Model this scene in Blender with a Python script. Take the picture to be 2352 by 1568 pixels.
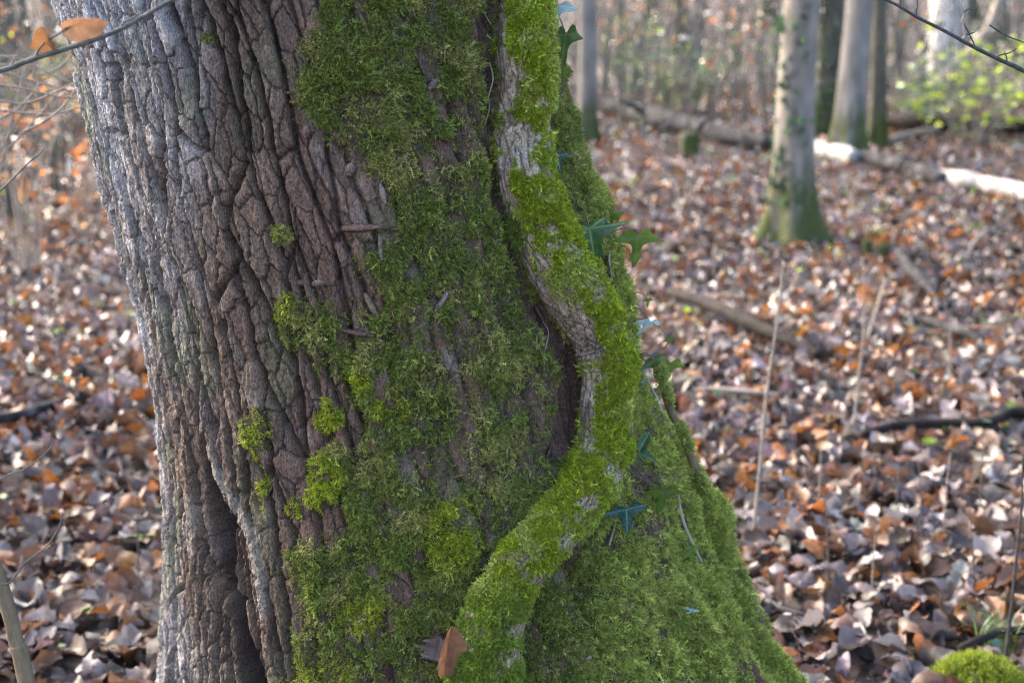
import bpy, math, random
import numpy as np
from mathutils import Vector, Matrix

rng = np.random.default_rng(7)
random.seed(7)
scene = bpy.context.scene
col = scene.collection
for o in list(bpy.data.objects):
    bpy.data.objects.remove(o, do_unlink=True)

# ------------------------------------------------------------------ camera
CAM_H = 1.53
PITCH = math.radians(13.3)
F = 3266.0                    # focal length in the 2352 px wide picture
W, H = 2352.0, 1568.0
cam_d = bpy.data.cameras.new("camera")
cam = bpy.data.objects.new("camera", cam_d)
col.objects.link(cam)
cam.location = (0, 0, CAM_H)
cam.rotation_euler = (math.pi / 2 - PITCH, 0, 0)
cam_d.sensor_width = 36
cam_d.lens = 50.0
cam_d.clip_start = 0.05
cam_d.clip_end = 600
cam_d.dof.use_dof = True
cam_d.dof.focus_distance = 2.18
cam_d.dof.aperture_fstop = 3.8
scene.camera = cam

# ------------------------------------------------------------------ light
SUN_AZ = math.radians(-50)      # from +Y towards +X
SUN_EL = math.radians(31)
world = bpy.data.worlds.new("World")
scene.world = world
world.use_nodes = True
wn = world.node_tree
sky = wn.nodes.new("ShaderNodeTexSky")
sky.sky_type = 'NISHITA'
sky.sun_disc = False
sky.sun_elevation = SUN_EL
sky.sun_rotation = SUN_AZ
sky.air_density = 0.8
sky.dust_density = 6.0
sky.ozone_density = 1.0
wn.links.new(sky.outputs[0], wn.nodes["Background"].inputs[0])
wn.nodes["Background"].inputs[1].default_value = 0.15
sd = bpy.data.lights.new("sun", 'SUN')
sd.energy = 0.55
sd.angle = math.radians(1.5)
sd.color = (1.0, 0.98, 0.95)
sun = bpy.data.objects.new("sun", sd)
col.objects.link(sun)
sv = Vector((math.sin(SUN_AZ) * math.cos(SUN_EL), math.cos(SUN_AZ) * math.cos(SUN_EL), math.sin(SUN_EL)))
sun.location = sv * 30
sun.rotation_euler = sv.to_track_quat('Z', 'Y').to_euler()
vs = scene.view_settings
vs.view_transform = 'Standard'
vs.look = 'None'
vs.gamma = 1
vs.use_curve_mapping = False
vs.exposure = 3.04
scene.render.engine = 'CYCLES'
scene.cycles.use_denoising = True
scene.cycles.denoiser = 'OPENIMAGEDENOISE'
scene.cycles.denoising_prefilter = 'NONE'
scene.cycles.filter_width = 1.2
scene.cycles.use_adaptive_sampling = False
scene.cycles.max_bounces = 4
scene.cycles.diffuse_bounces = 3
scene.cycles.sample_clamp_indirect = 6

# ------------------------------------------------------------------ pixels to rays
cp, sp = math.cos(PITCH), math.sin(PITCH)
def ray(px, py):
    u, v = (px - W / 2) / F, (H / 2 - py) / F
    return Vector((u, cp + v * sp, -sp + v * cp))
def at(px, py, Y):                       # point on the plane y = Y
    d = ray(px, py)
    k = Y / d.y
    return Vector((d.x * k, Y, CAM_H + d.z * k))
def project(P):
    P = np.asarray(P)
    x, y, z = P[..., 0], P[..., 1], P[..., 2] - CAM_H
    dep = y * cp - z * sp
    up = y * sp + z * cp
    return W / 2 + F * x / dep, H / 2 - F * up / dep, dep

# ------------------------------------------------------------------ noise
def _hash(ix, iy, k):
    h = (ix.astype(np.int64) * 374761393 + iy.astype(np.int64) * 668265263 + k * 1442695041) & 0xFFFFFFFF
    h = ((h ^ (h >> 13)) * 1274126177) & 0xFFFFFFFF
    h = ((h ^ (h >> 16)) * 2246822519) & 0xFFFFFFFF
    return ((h ^ (h >> 15)) & 0xFFFFFF) / float(0xFFFFFF)
def vnoise(x, y, k=0):
    x, y = np.broadcast_arrays(np.asarray(x, float), np.asarray(y, float))
    ix, iy = np.floor(x), np.floor(y)
    fx, fy = x - ix, y - iy
    fx, fy = fx * fx * (3 - 2 * fx), fy * fy * (3 - 2 * fy)
    a, b = _hash(ix, iy, k), _hash(ix + 1, iy, k)
    c, d = _hash(ix, iy + 1, k), _hash(ix + 1, iy + 1, k)
    return (a + (b - a) * fx) * (1 - fy) + (c + (d - c) * fx) * fy
def fbm(x, y, oct=4, k=0, gain=.5):
    t, amp, s = 0, 1, 0
    for i in range(oct):
        t = t + amp * (vnoise(x * 2 ** i + 17.3 * i, y * 2 ** i + 5.1 * i, k + i) * 2 - 1)
        s += amp
        amp *= gain
    return t / s
def worley(s, t, cs, ct, k=0, jit=.9):
    """metric distance to the nearest cell edge, |edge normal along s|, cell id hash"""
    x, y = s / cs, t / ct
    ix, iy = np.floor(x), np.floor(y)
    f1 = np.full(x.shape, 1e9); f2 = np.full(x.shape, 1e9)
    p1x = np.zeros(x.shape); p1y = np.zeros(x.shape); p2x = np.zeros(x.shape); p2y = np.zeros(x.shape)
    idh = np.zeros(x.shape)
    for dx in (-1, 0, 1):
        for dy in (-1, 0, 1):
            cx, cy = ix + dx, iy + dy
            qx = cx + .5 + (_hash(cx, cy, k) - .5) * jit
            qy = cy + .5 + (_hash(cx, cy, k + 1) - .5) * jit + .5 * (np.mod(cx, 2))
            d = (x - qx) ** 2 + (y - qy) ** 2
            n1 = d < f1
            n2 = (~n1) & (d < f2)
            f2 = np.where(n1, f1, np.where(n2, d, f2))
            p2x = np.where(n1, p1x, np.where(n2, qx, p2x)); p2y = np.where(n1, p1y, np.where(n2, qy, p2y))
            f1 = np.where(n1, d, f1)
            p1x = np.where(n1, qx, p1x); p1y = np.where(n1, qy, p1y)
            idh = np.where(n1, _hash(cx, cy, k + 2), idh)
    gx, gy = 2 * (p2x - p1x) / cs, 2 * (p2y - p1y) / ct
    g = np.sqrt(gx * gx + gy * gy) + 1e-9
    return (f2 - f1) / g, np.abs(gx) / g, idh
def sstep(a, b, x):
    t = np.clip((x - a) / (b - a), 0, 1)
    return t * t * (3 - 2 * t)
def seg_dist(px, py, pts, hw=None):
    """distance to a polyline; with hw, distance divided by the local half width"""
    best = np.full(px.shape, 1e9)
    for i in range(len(pts) - 1):
        ax, ay = pts[i]; bx, by = pts[i + 1]
        vx, vy = bx - ax, by - ay
        t = np.clip(((px - ax) * vx + (py - ay) * vy) / (vx * vx + vy * vy), 0, 1)
        d = np.hypot(px - ax - t * vx, py - ay - t * vy)
        if hw is not None:
            d = d / (hw[i] + (hw[i + 1] - hw[i]) * t)
        best = np.minimum(best, d)
    return best
def poly_sd(px, py, pts):
    """signed distance to a polygon, positive inside"""
    inside = np.zeros(px.shape, bool)
    n = len(pts)
    for i in range(n):
        ax, ay = pts[i]; bx, by = pts[(i + 1) % n]
        c = ((ay > py) != (by > py)) & (px < (bx - ax) * (py - ay) / ((by - ay) or 1e-9) + ax)
        inside ^= c
    d = seg_dist(px, py, list(pts) + [pts[0]])
    return np.where(inside, d, -d)
def ell(px, py, cx, cy, rx, ry, rot=0):
    c, s = math.cos(math.radians(rot)), math.sin(math.radians(rot))
    dx, dy = px - cx, py - cy
    return np.sqrt(((dx * c + dy * s) / rx) ** 2 + ((-dx * s + dy * c) / ry) ** 2)

# ------------------------------------------------------------------ mesh helpers
def mesh_np(name, V, F_, smooth=True, attrs=None):
    me = bpy.data.meshes.new(name)
    V = np.asarray(V, np.float32)
    groups = [np.asarray(f, np.int32) for f in (F_ if isinstance(F_, list) else [F_]) if len(f)]
    nl = sum(g.size for g in groups); nf = sum(len(g) for g in groups)
    me.vertices.add(len(V)); me.vertices.foreach_set("co", V.ravel())
    me.loops.add(nl); me.loops.foreach_set("vertex_index", np.concatenate([g.ravel() for g in groups]))
    tot = np.concatenate([np.full(len(g), g.shape[1], np.int32) for g in groups])
    st = np.concatenate([[0], np.cumsum(tot)[:-1]]).astype(np.int32)
    me.polygons.add(nf); me.polygons.foreach_set("loop_start", st); me.polygons.foreach_set("loop_total", tot)
    me.polygons.foreach_set("use_smooth", np.full(nf, smooth))
    for k, a in (attrs or {}).items():
        a = np.asarray(a, np.float32)
        if a.ndim == 1:
            me.attributes.new(k, 'FLOAT', 'POINT').data.foreach_set("value", a)
        elif a.shape[1] == 4:
            me.attributes.new(k, 'FLOAT_COLOR', 'POINT').data.foreach_set("color", a.ravel())
        else:
            me.attributes.new(k, 'FLOAT_VECTOR', 'POINT').data.foreach_set("vector", a.ravel())
    me.update(calc_edges=True)
    return me
def link(name, me, mat=None, parent=None):
    o = bpy.data.objects.new(name, me)
    col.objects.link(o)
    if mat and me is not None and not me.materials:
        me.materials.append(mat)
    if parent:
        o.parent = parent
        o.matrix_parent_inverse = Matrix.Translation(-parent.location)
    return o
def empty(name, loc, label=None, cat=None, group=None):
    o = bpy.data.objects.new(name, None)
    o.location = loc
    o.empty_display_size = .1
    col.objects.link(o)
    if label: tag(o, label, cat, group)
    return o
def tag(o, label, cat, group=None):
    o["label"] = label; o["category"] = cat
    if group: o["group"] = group
    return o
def kind(o, k):
    o["kind"] = k
    return o
def grid_faces(nr, nc, wrap=True, off=0):
    r = np.arange(nr - 1)[:, None]
    c = np.arange(nc if wrap else nc - 1)[None, :]
    c2 = (c + 1) % nc
    a = r * nc + c; b = r * nc + c2; d = (r + 1) * nc + c; e = (r + 1) * nc + c2
    return (np.stack([a, b, e, d], -1).reshape(-1, 4) + off).astype(np.int32)
class MB:
    def __init__(s): s.V = []; s.Q = []; s.T = []; s.A = []; s.n = 0
    def add(s, V, Q=None, T=None, a=0.0):
        V = np.asarray(V, float)
        if Q is not None and len(Q): s.Q.append(np.asarray(Q) + s.n)
        if T is not None and len(T): s.T.append(np.asarray(T) + s.n)
        s.V.append(V); s.A.append(np.full(len(V), a)); s.n += len(V)
    def tube(s, pts, rad, ns=6, a=0.0, cap=True, bump=0, freq=6):
        P = np.asarray(pts, float); R = np.broadcast_to(np.asarray(rad, float), (len(P),))
        T = np.gradient(P, axis=0); T /= np.linalg.norm(T, axis=1)[:, None] + 1e-12
        ref = np.array([0, 0, 1.]) if abs(T[0][2]) < .8 else np.array([1., 0, 0])
        n = np.cross(T[0], ref); n /= np.linalg.norm(n)
        th = np.linspace(0, 2 * np.pi, ns, endpoint=False)
        out = np.zeros((len(P), ns, 3))
        for i in range(len(P)):
            n = n - T[i] * n.dot(T[i]); n /= np.linalg.norm(n)
            b = np.cross(T[i], n)
            out[i] = P[i] + R[i] * (np.cos(th)[:, None] * n + np.sin(th)[:, None] * b)
        if bump:
            L = np.concatenate([[0], np.cumsum(np.linalg.norm(np.diff(P, axis=0), axis=1))])
            k = random.randrange(1000)
            h = fbm(np.cos(th)[None] * 1.3 + 3 + L[:, None] * 0, L[:, None] * freq + np.sin(th)[None] * 1.3, 3, k)
            out = P[:, None] + (out - P[:, None]) * (1 + bump * h)[..., None]
        V = out.reshape(-1, 3); Q = grid_faces(len(P), ns)
        Tt = None
        if cap:
            V = np.vstack([V, P[:1], P[-1:]])
            k0, k1 = len(P) * ns, len(P) * ns + 1
            j = np.arange(ns); j2 = (j + 1) % ns
            Tt = np.vstack([np.stack([j2, j, np.full(ns, k0)], 1), np.stack([j + (len(P) - 1) * ns, j2 + (len(P) - 1) * ns, np.full(ns, k1)], 1)])
        s.add(V, Q, Tt, a)
    def mesh(s, name, smooth=True):
        f = []
        if s.Q: f.append(np.vstack(s.Q))
        if s.T: f.append(np.vstack(s.T))
        return mesh_np(name, np.vstack(s.V), f, smooth, {"tone": np.concatenate(s.A)})
    def build(s, name, mat, parent=None, smooth=True):
        return link(name, s.mesh(name, smooth), mat, parent)
def spline(pts, n):
    """Catmull-Rom through points of any dimension, n samples"""
    P = np.asarray(pts, float)
    P = np.vstack([2 * P[0] - P[1], P, 2 * P[-1] - P[-2]])
    m = len(P) - 3
    u = np.linspace(0, m, n); i = np.minimum(u.astype(int), m - 1); t = (u - i)[:, None]
    a, b, c, d = P[i], P[i + 1], P[i + 2], P[i + 3]
    return .5 * (2 * b + (c - a) * t + (2 * a - 5 * b + 4 * c - d) * t ** 2 + (3 * b - a - 3 * c + d) * t ** 3)

# ------------------------------------------------------------------ materials
def nt(name):
    m = bpy.data.materials.new(name); m.use_nodes = True
    n = m.node_tree; b = n.nodes["Principled BSDF"]
    return m, n, b
def node(n, t, **kw):
    x = n.nodes.new(t)
    for k, v in kw.items():
        if k == 'inp':
            for kk, vv in v.items(): x.inputs[kk].default_value = vv
        else: setattr(x, k, v)
    return x
def ramp(n, stops):
    r = n.nodes.new("ShaderNodeValToRGB"); e = r.color_ramp.elements
    while len(e) < len(stops): e.new(.5)
    for i, (p, c) in enumerate(stops):
        e[i].position = p; e[i].color = (*c, 1)
    return r
def bump(n, b, src, strength, dist):
    bp = node(n, "ShaderNodeBump", inp={"Strength": strength, "Distance": dist})
    n.links.new(src, bp.inputs["Height"]); n.links.new(bp.outputs[0], b.inputs["Normal"])
    return bp
def bark_mat(name, stops, scale=(60, 60, 14), rough=.9, bd=.004, bs=.8, detail=6, moss=None, moss_h=None):
    """noise coloured bark; optional moss colour that covers the lower part by noise"""
    m, n, b = nt(name)
    tc = node(n, "ShaderNodeTexCoord")
    mp = node(n, "ShaderNodeMapping"); mp.inputs["Scale"].default_value = scale
    n.links.new(tc.outputs["Object"], mp.inputs[0])
    ns = node(n, "ShaderNodeTexNoise", inp={"Scale": 1, "Detail": detail, "Roughness": .65})
    n.links.new(mp.outputs[0], ns.inputs[0])
    r = ramp(n, stops); n.links.new(ns.outputs[0], r.inputs[0])
    out = r.outputs[0]
    if moss:
        sx = node(n, "ShaderNodeSeparateXYZ"); n.links.new(tc.outputs["Object"], sx.inputs[0])
        n2 = node(n, "ShaderNodeTexNoise", inp={"Scale": 1, "Detail": 6, "Roughness": .7})
        m2 = node(n, "ShaderNodeMapping"); m2.inputs["Scale"].default_value = (9, 9, 2.2)
        n.links.new(tc.outputs["Object"], m2.inputs[0]); n.links.new(m2.outputs[0], n2.inputs[0])
        ad = node(n, "ShaderNodeMath", operation='MULTIPLY_ADD', inp={1: -moss_h * 4.4, 2: moss_h * 2.2})
        n.links.new(n2.outputs[0], ad.inputs[0])
        su = node(n, "ShaderNodeMath", operation='ADD'); n.links.new(sx.outputs[2], su.inputs[0]); n.links.new(ad.outputs[0], su.inputs[1])
        mr = node(n, "ShaderNodeMapRange", inp={1: moss_h * .3, 2: moss_h * 1.3, 3: .9, 4: 0})
        n.links.new(su.outputs[0], mr.inputs[0])
        mx = node(n, "ShaderNodeMix", data_type='RGBA'); mx.inputs[7].default_value = (*moss, 1)
        n.links.new(mr.outputs[0], mx.inputs[0]); n.links.new(out, mx.inputs[6]); out = mx.outputs[2]
    n.links.new(out, b.inputs["Base Color"])
    b.inputs["Roughness"].default_value = rough
    b.inputs["Specular IOR Level"].default_value = .12
    bump(n, b, ns.outputs[0], bs, bd)
    return m
def leaf_mat(name, attr='tint', rough=.45, trans=.35, tboost=1.5, spec=.5, inst=False, nscale=60, contrast=.35):
    """colour from a per-leaf attribute, mottled, partly translucent"""
    m, n, b = nt(name)
    at_ = node(n, "ShaderNodeAttribute", attribute_name=attr)
    if inst: at_.attribute_type = 'INSTANCER'
    tc = node(n, "ShaderNodeTexCoord")
    ns = node(n, "ShaderNodeTexNoise", inp={"Scale": nscale, "Detail": 3})
    n.links.new(tc.outputs["Object"], ns.inputs[0])
    mr = node(n, "ShaderNodeMapRange", inp={1: .3, 2: .7, 3: 1 - contrast, 4: 1 + contrast})
    n.links.new(ns.outputs[0], mr.inputs[0])
    mx = node(n, "ShaderNodeVectorMath", operation='SCALE')
    n.links.new(at_.outputs["Color"], mx.inputs[0]); n.links.new(mr.outputs[0], mx.inputs["Scale"])
    n.links.new(mx.outputs[0], b.inputs["Base Color"])
    b.inputs["Roughness"].default_value = rough
    b.inputs["Specular IOR Level"].default_value = spec
    tr = node(n, "ShaderNodeBsdfTranslucent")
    bo = node(n, "ShaderNodeVectorMath", operation='SCALE', inp={"Scale": tboost})
    n.links.new(mx.outputs[0], bo.inputs[0]); n.links.new(bo.outputs[0], tr.inputs[0])
    ms = node(n, "ShaderNodeMixShader", inp={0: trans})
    n.links.new(b.outputs[0], ms.inputs[1]); n.links.new(tr.outputs[0], ms.inputs[2])
    n.links.new(ms.outputs[0], n.nodes["Material Output"].inputs[0])
    return m

# hero bark: colour attribute times fine grain
def hero_bark():
    m, n, b = nt("weathered_bark")
    a = node(n, "ShaderNodeAttribute", attribute_name="bark_colour")
    tc = node(n, "ShaderNodeTexCoord")
    mp = node(n, "ShaderNodeMapping"); mp.inputs["Scale"].default_value = (380, 380, 190)
    n.links.new(tc.outputs["Object"], mp.inputs[0])
    n1 = node(n, "ShaderNodeTexNoise", inp={"Scale": 1, "Detail": 5, "Roughness": .7}); n.links.new(mp.outputs[0], n1.inputs[0])
    mp2 = node(n, "ShaderNodeMapping"); mp2.inputs["Scale"].default_value = (420, 420, 60)
    n.links.new(tc.outputs["Object"], mp2.inputs[0])
    n2 = node(n, "ShaderNodeTexNoise", inp={"Scale": 1, "Detail": 3, "Roughness": .6}); n.links.new(mp2.outputs[0], n2.inputs[0])
    r = node(n, "ShaderNodeMapRange", inp={1: .3, 2: .72, 3: .22, 4: 1.95}); n.links.new(n1.outputs[0], r.inputs[0])
    mx = node(n, "ShaderNodeVectorMath", operation='SCALE'); n.links.new(a.outputs["Color"], mx.inputs[0]); n.links.new(r.outputs[0], mx.inputs["Scale"])
    # pale lichen specks
    v = node(n, "ShaderNodeTexNoise", inp={"Scale": 75, "Detail": 4, "Roughness": .7}); n.links.new(tc.outputs["Object"], v.inputs[0])
    lr = node(n, "ShaderNodeMapRange", inp={1: .70, 2: .76, 3: 0, 4: .75}); n.links.new(v.outputs[0], lr.inputs[0])
    mc = node(n, "ShaderNodeMix", data_type='RGBA'); mc.inputs[7].default_value = (.40, .46, .40, 1)
    n.links.new(lr.outputs[0], mc.inputs[0]); n.links.new(mx.outputs[0], mc.inputs[6])
    n.links.new(mc.outputs[2], b.inputs["Base Color"])
    b.inputs["Roughness"].default_value = .88
    b.inputs["Specular IOR Level"].default_value = .3
    ad = node(n, "ShaderNodeMath", operation='ADD'); n.links.new(n1.outputs[0], ad.inputs[0]); n.links.new(n2.outputs[0], ad.inputs[1])
    bump(n, b, ad.outputs[0], 1.0, .0045)
    return m
M_BARK = hero_bark()
M_MOSS = leaf_mat("moss", 'tint', .65, .24, 1.6, .14, inst=True, nscale=300, contrast=.3)
M_LEAF = leaf_mat("dead_leaf", 'tint', .44, .22, 1.6, .5, nscale=55, contrast=.4)
M_GREEN = leaf_mat("green_leaf", 'tint', .35, .35, 2.0, .5, nscale=30, contrast=.25)
M_TWIG = bark_mat("grey_twig_bark", [(.3, (.045, .045, .040)), (.7, (.14, .14, .125))], (90, 90, 90), .7, .0006)
M_TWIGD = bark_mat("dark_twig_bark", [(.3, (.025, .024, .026)), (.7, (.09, .085, .085))], (90, 90, 90), .55, .0006)
M_PALE = bark_mat("pale_stem_bark", [(.3, (.17, .14, .11)), (.7, (.36, .31, .26))], (60, 60, 20), .7, .0006)
M_STEMB = bark_mat("brown_sapling_bark", [(.3, (.10, .075, .045)), (.7, (.22, .17, .11))], (70, 70, 30), .65, .0008)
M_BEECH = bark_mat("smooth_grey_bark", [(.32, (.085, .083, .074)), (.52, (.19, .17, .142)), (.75, (.27, .245, .205))], (9, 9, 3.5), .85, .006, moss=(.040, .054, .009), moss_h=.52)
M_BEECH2 = bark_mat("pale_grey_bark", [(.3, (.10, .095, .09)), (.55, (.20, .185, .162)), (.75, (.29, .275, .25))], (8, 8, 3), .85, .006, moss=(.040, .054, .009), moss_h=.52)
M_DARKT = bark_mat("dark_ridged_bark", [(.3, (.03, .03, .022)), (.7, (.13, .12, .095))], (22, 22, 5), .9, .012, moss=(.04, .055, .012), moss_h=.5)
M_WHITE = bark_mat("pale_birch_bark", [(.3, (.18, .17, .15)), (.45, (.5, .48, .44)), (.75, (.66, .64, .60))], (7, 7, 14), .7, .004, moss=(.08, .09, .03), moss_h=.6)
M_LOG = bark_mat("weathered_log_bark", [(.3, (.008, .008, .008)), (.5, (.022, .021, .022)), (.68, (.10, .098, .10))], (10, 10, 10), .8, .012)
M_LOG_SUNLIT = bark_mat("sunlit_painted_log", [(.3, (.12, .11, .10)), (.5, (.36, .34, .31)), (.75, (.55, .53, .50))], (9, 9, 9), .75, .012)  # log bark with the sunlit white put into its colour
M_LOGB = bark_mat("brown_log_bark", [(.35, (.008, .007, .0065)), (.75, (.038, .031, .026))], (12, 12, 12), .85, .012)
M_LIANA = None
def soil_mat():
    m, n, b = nt("leaf_mould_soil")
    tc = node(n, "ShaderNodeTexCoord")
    v = node(n, "ShaderNodeTexVoronoi", inp={"Scale": 13, "Randomness": 1}); n.links.new(tc.outputs["Object"], v.inputs[0])
    ns = node(n, "ShaderNodeTexNoise", inp={"Scale": 3.0, "Detail": 8, "Roughness": .7}); n.links.new(tc.outputs["Object"], ns.inputs[0])
    sx = node(n, "ShaderNodeSeparateColor"); n.links.new(v.outputs["Color"], sx.inputs[0])
    r = ramp(n, [(0, (.012, .009, .008)), (.4, (.04, .028, .022)), (.7, (.08, .055, .042)), (.88, (.12, .062, .03)), (1, (.17, .135, .115))])
    n.links.new(sx.outputs[0], r.inputs[0])
    r2 = node(n, "ShaderNodeMapRange", inp={1: .3, 2: .7, 3: .45, 4: 1.1}); n.links.new(ns.outputs[0], r2.inputs[0])
    mx = node(n, "ShaderNodeVectorMath", operation='SCALE'); n.links.new(r.outputs[0], mx.inputs[0]); n.links.new(r2.outputs[0], mx.inputs["Scale"])
    n.links.new(mx.outputs[0], b.inputs["Base Color"])
    b.inputs["Roughness"].default_value = .8
    bump(n, b, v.outputs["Distance"], .7, .05)
    return m
M_SOIL = soil_mat()

# ------------------------------------------------------------------ forest floor
def terrain(x, y):
    x = np.asarray(x, float); y = np.asarray(y, float)
    z = .035 * fbm(x * .7 + 3, y * .7 + 9, 3, 50) + .05 * fbm(x * .17, y * .17, 2, 60)
    r = np.hypot(x, y)
    z = z + 9.0 * sstep(26, 75, y + .35 * np.abs(x)) + .9 * sstep(5, 30, -x - 3) * sstep(8, 25, y)
    return z
def ground_pt(px, py, dz=0):
    d = ray(px, py); k = 1.0
    lo, hi = 1.0, 120.0
    for _ in range(50):
        mid = (lo + hi) / 2
        p = d * mid
        if CAM_H + p.z > float(terrain(p.x, p.y)): lo = mid
        else: hi = mid
    p = d * lo
    return Vector((p.x, p.y, float(terrain(p.x, p.y)) + dz))
ang = np.linspace(0, 2 * np.pi, 241)[:-1]
rad = np.concatenate([[0.02], np.geomspace(.4, 30, 150), np.geomspace(31, 400, 40)])
GX = rad[:, None] * np.cos(ang)[None]; GY = rad[:, None] * np.sin(ang)[None] + 2.5
GZ = terrain(GX, GY)
fl = link("forest_floor", mesh_np("forest_floor", np.stack([GX, GY, GZ], -1).reshape(-1, 3), grid_faces(len(rad), 240)), M_SOIL)
kind(fl, "structure"); fl["label"] = "brown leaf mould ground under the autumn wood"

# ------------------------------------------------------------------ the old tree
YC = 2.50
LEFT = [(140, 0), (186, 130), (217, 290), (266, 500), (312, 700), (347, 900), (366, 1100), (374, 1300), (374, 1450), (358, 1568)]
RIGHT = [(1295, 0), (1325, 150), (1352, 310), (1422, 500), (1474, 690), (1518, 900), (1596, 1080), (1688, 1250), (1750, 1380), (1862, 1568)]
# the moss stands proud of the wood, so the wood itself ends a little inside the outline
L3 = np.array([[*at(x, y, YC)] for x, y in LEFT])[::-1]; R3 = np.array([[*at(x, y, YC)] for x, y in RIGHT])[::-1]
R3[:, 0] -= .020
def ext(P, below, above):
    zs = np.concatenate([[b[1] for b in below], P[:, 2], [a[1] for a in above]])
    xs = np.concatenate([[b[0] for b in below], P[:, 0], [a[0] for a in above]])
    return zs, xs
zl, xl = ext(L3, [(-.86, -.25), (-.74, .05)], [(-1.0, 2.2), (-1.12, 3.2), (-1.2, 5.2), (-1.22, 7.4)])
zr, xr = ext(R3, [(.96, -.25), (.72, .08)], [(0.03, 2.2), (-.10, 3.2), (-.36, 5.2), (-.62, 7.4)])
def section(z):
    a_l = np.interp(z, zl, xl); a_r = np.interp(z, zr, xr)
    cx = (a_l + a_r) / 2; a = (a_r - a_l) / 2 * .985
    bmax = np.interp(z, [-.2, .3, .9, 1.6, 3, 7.4], [.62, .47, .42, .40, .38, .26])
    return cx, a, bmax
phi = np.concatenate([np.linspace(-.28, 1.45, 250)[:-1], np.linspace(1.45, math.pi + .12, 520)[:-1], np.linspace(math.pi + .12, math.pi + .28, 16), np.linspace(math.pi + .28, 2 * math.pi - .28, 62)[1:-1]])
zz = np.concatenate([np.linspace(-.22, .2, 24)[:-1], np.linspace(.2, 1.66, 760), np.linspace(1.66, 7.4, 90)[1:]])
PH, ZZ = np.meshgrid(phi, zz)
cx, a_, b_ = section(ZZ)
BX = cx + a_ * np.cos(PH); BY = YC - b_ * np.sin(PH) * (1 - .10 * np.cos(PH) ** 2); BZ = ZZ.copy()
B = np.stack([BX, BY, BZ], -1)
def normals(G):
    du = np.roll(G, -1, 1) - np.roll(G, 1, 1)
    dv = np.gradient(G, axis=0)
    n = np.cross(dv, du)
    return n / (np.linalg.norm(n, axis=-1, keepdims=True) + 1e-12)
N0 = normals(B)
front = np.sin(PH) > -.2
bx, by, _ = project(B)
pxn = bx + 34 * fbm(bx / 50, by / 50, 5, 11, .6); pyn = by + 34 * fbm(bx / 50 + 40, by / 50, 5, 12, .6)

# --- where the moss grows (picture outlines carried onto the surface)
MOSS = [(770, -60), (705, 100), (688, 190), (698, 262), (740, 312), (800, 352), (858, 400), (895, 455), (905, 520), (870, 560), (825, 590),
        (850, 640), (860, 700), (800, 700), (720, 690), (640, 675), (632, 760), (690, 800), (720, 855), (785, 880), (810, 925), (845, 985), (840, 1040),
        (790, 1080), (785, 1150), (805, 1200), (775, 1240), (690, 1245), (655, 1300), (662, 1400), (648, 1460), (690, 1505), (640, 1600), (600, 1900),
        (2600, 1900), (2600, -900), (600, -900)]
sdm = poly_sd(pxn, pyn, MOSS)
moss = sstep(-34, 44, sdm)
for (x, y, rx, ry, ro) in [(598, 1010, 20, 62, -8), (747, 963, 24, 34, 0), (738, 1110, 40, 58, 0), (682, 1166, 18, 20, 0), (600, 1130, 14, 48, 0), (480, 92, 10, 18, 0), (652, 545, 14, 14, 0), (560, 1000, 10, 30, 0), (775, 1060, 25, 40, 0)]:
    moss = np.maximum(moss, sstep(1.25, .8, ell(pxn, pyn, x, y, rx, ry, ro)))
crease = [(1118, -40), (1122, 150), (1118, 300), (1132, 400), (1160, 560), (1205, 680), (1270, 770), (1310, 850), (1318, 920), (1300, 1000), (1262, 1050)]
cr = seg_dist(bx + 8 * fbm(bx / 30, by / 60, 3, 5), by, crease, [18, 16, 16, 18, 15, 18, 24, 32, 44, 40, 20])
moss *= sstep(.75, 1.15, cr)
for (x, y, rx, ry, ro) in [(1030, 350, 50, 20, 30), (1050, 830, 36, 20, 20), (885, 890, 22, 40, 0), (925, 1352, 42, 36, 20), (890, 1545, 28, 40, 0), (962, 135, 10, 34, -20), (830, 40, 12, 40, -20), (850, 690, 18, 44, -20), (1000, 690, 12, 12, 0), (870, 430, 24, 40, 0), (760, 1180, 18, 50, 0), (830, 755, 36, 10, 10), (985, 205, 12, 24, 10), (1190, 700, 10, 40, -20), (1090, 90, 14, 50, 0), (1100, 560, 14, 40, -20), (945, 600, 12, 30, 0), (860, 1310, 22, 24, 0), (1010, 1470, 18, 60, 0)]:
    moss *= sstep(.7, 1.25, ell(pxn, pyn, x, y, rx, ry, ro))
thin = fbm(bx / 90, by / 130, 4, 21)
moss *= 1 - .62 * sstep(.16, .42, thin)
moss *= 1 - .55 * sstep(.12, .40, fbm(bx / 30, by / 42, 3, 22))
moss = np.where(front, moss, np.where(np.cos(PH) > .2, .8, 0))
moss = np.clip(moss, 0, 1)

# --- bark relief
S = PH * .44; T = ZZ * 1.0
Sw = S + .012 * fbm(S * 7, T * 2.6, 3, 31) + .0045 * fbm(S * 45, T * 22, 4, 32, .6)
Tw = T + .02 * fbm(S * 25, T * 8, 3, 33)
leftness = sstep(900, 350, bx)
d1, nx1, id1 = worley(Sw, Tw, .041, .30, 100)
d2, nx2, id2 = worley(Sw + .005 * fbm(S * 90, T * 70, 4, 35, .6), Tw + .008 * fbm(S * 80, T * 60, 4, 34, .6), .027, .062, 110)
d3, nx3, id3 = worley(Sw * 1.0 + .002 * fbm(S * 160, T * 120, 2, 36), Tw, .012, .030, 120)
wv = .5 + .5 * fbm(S * 14, T * 5, 3, 37)
fur = 1 - np.exp(-(np.maximum(d1, 0) / (.0026 + .0042 * wv)) ** 2.0)
dep1 = (.014 + .021 * wv) * (.45 + .55 * nx1)
h = dep1 * (fur - 1) + .0018 * np.sqrt(np.clip(d1 / .02, 0, 1))
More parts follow.
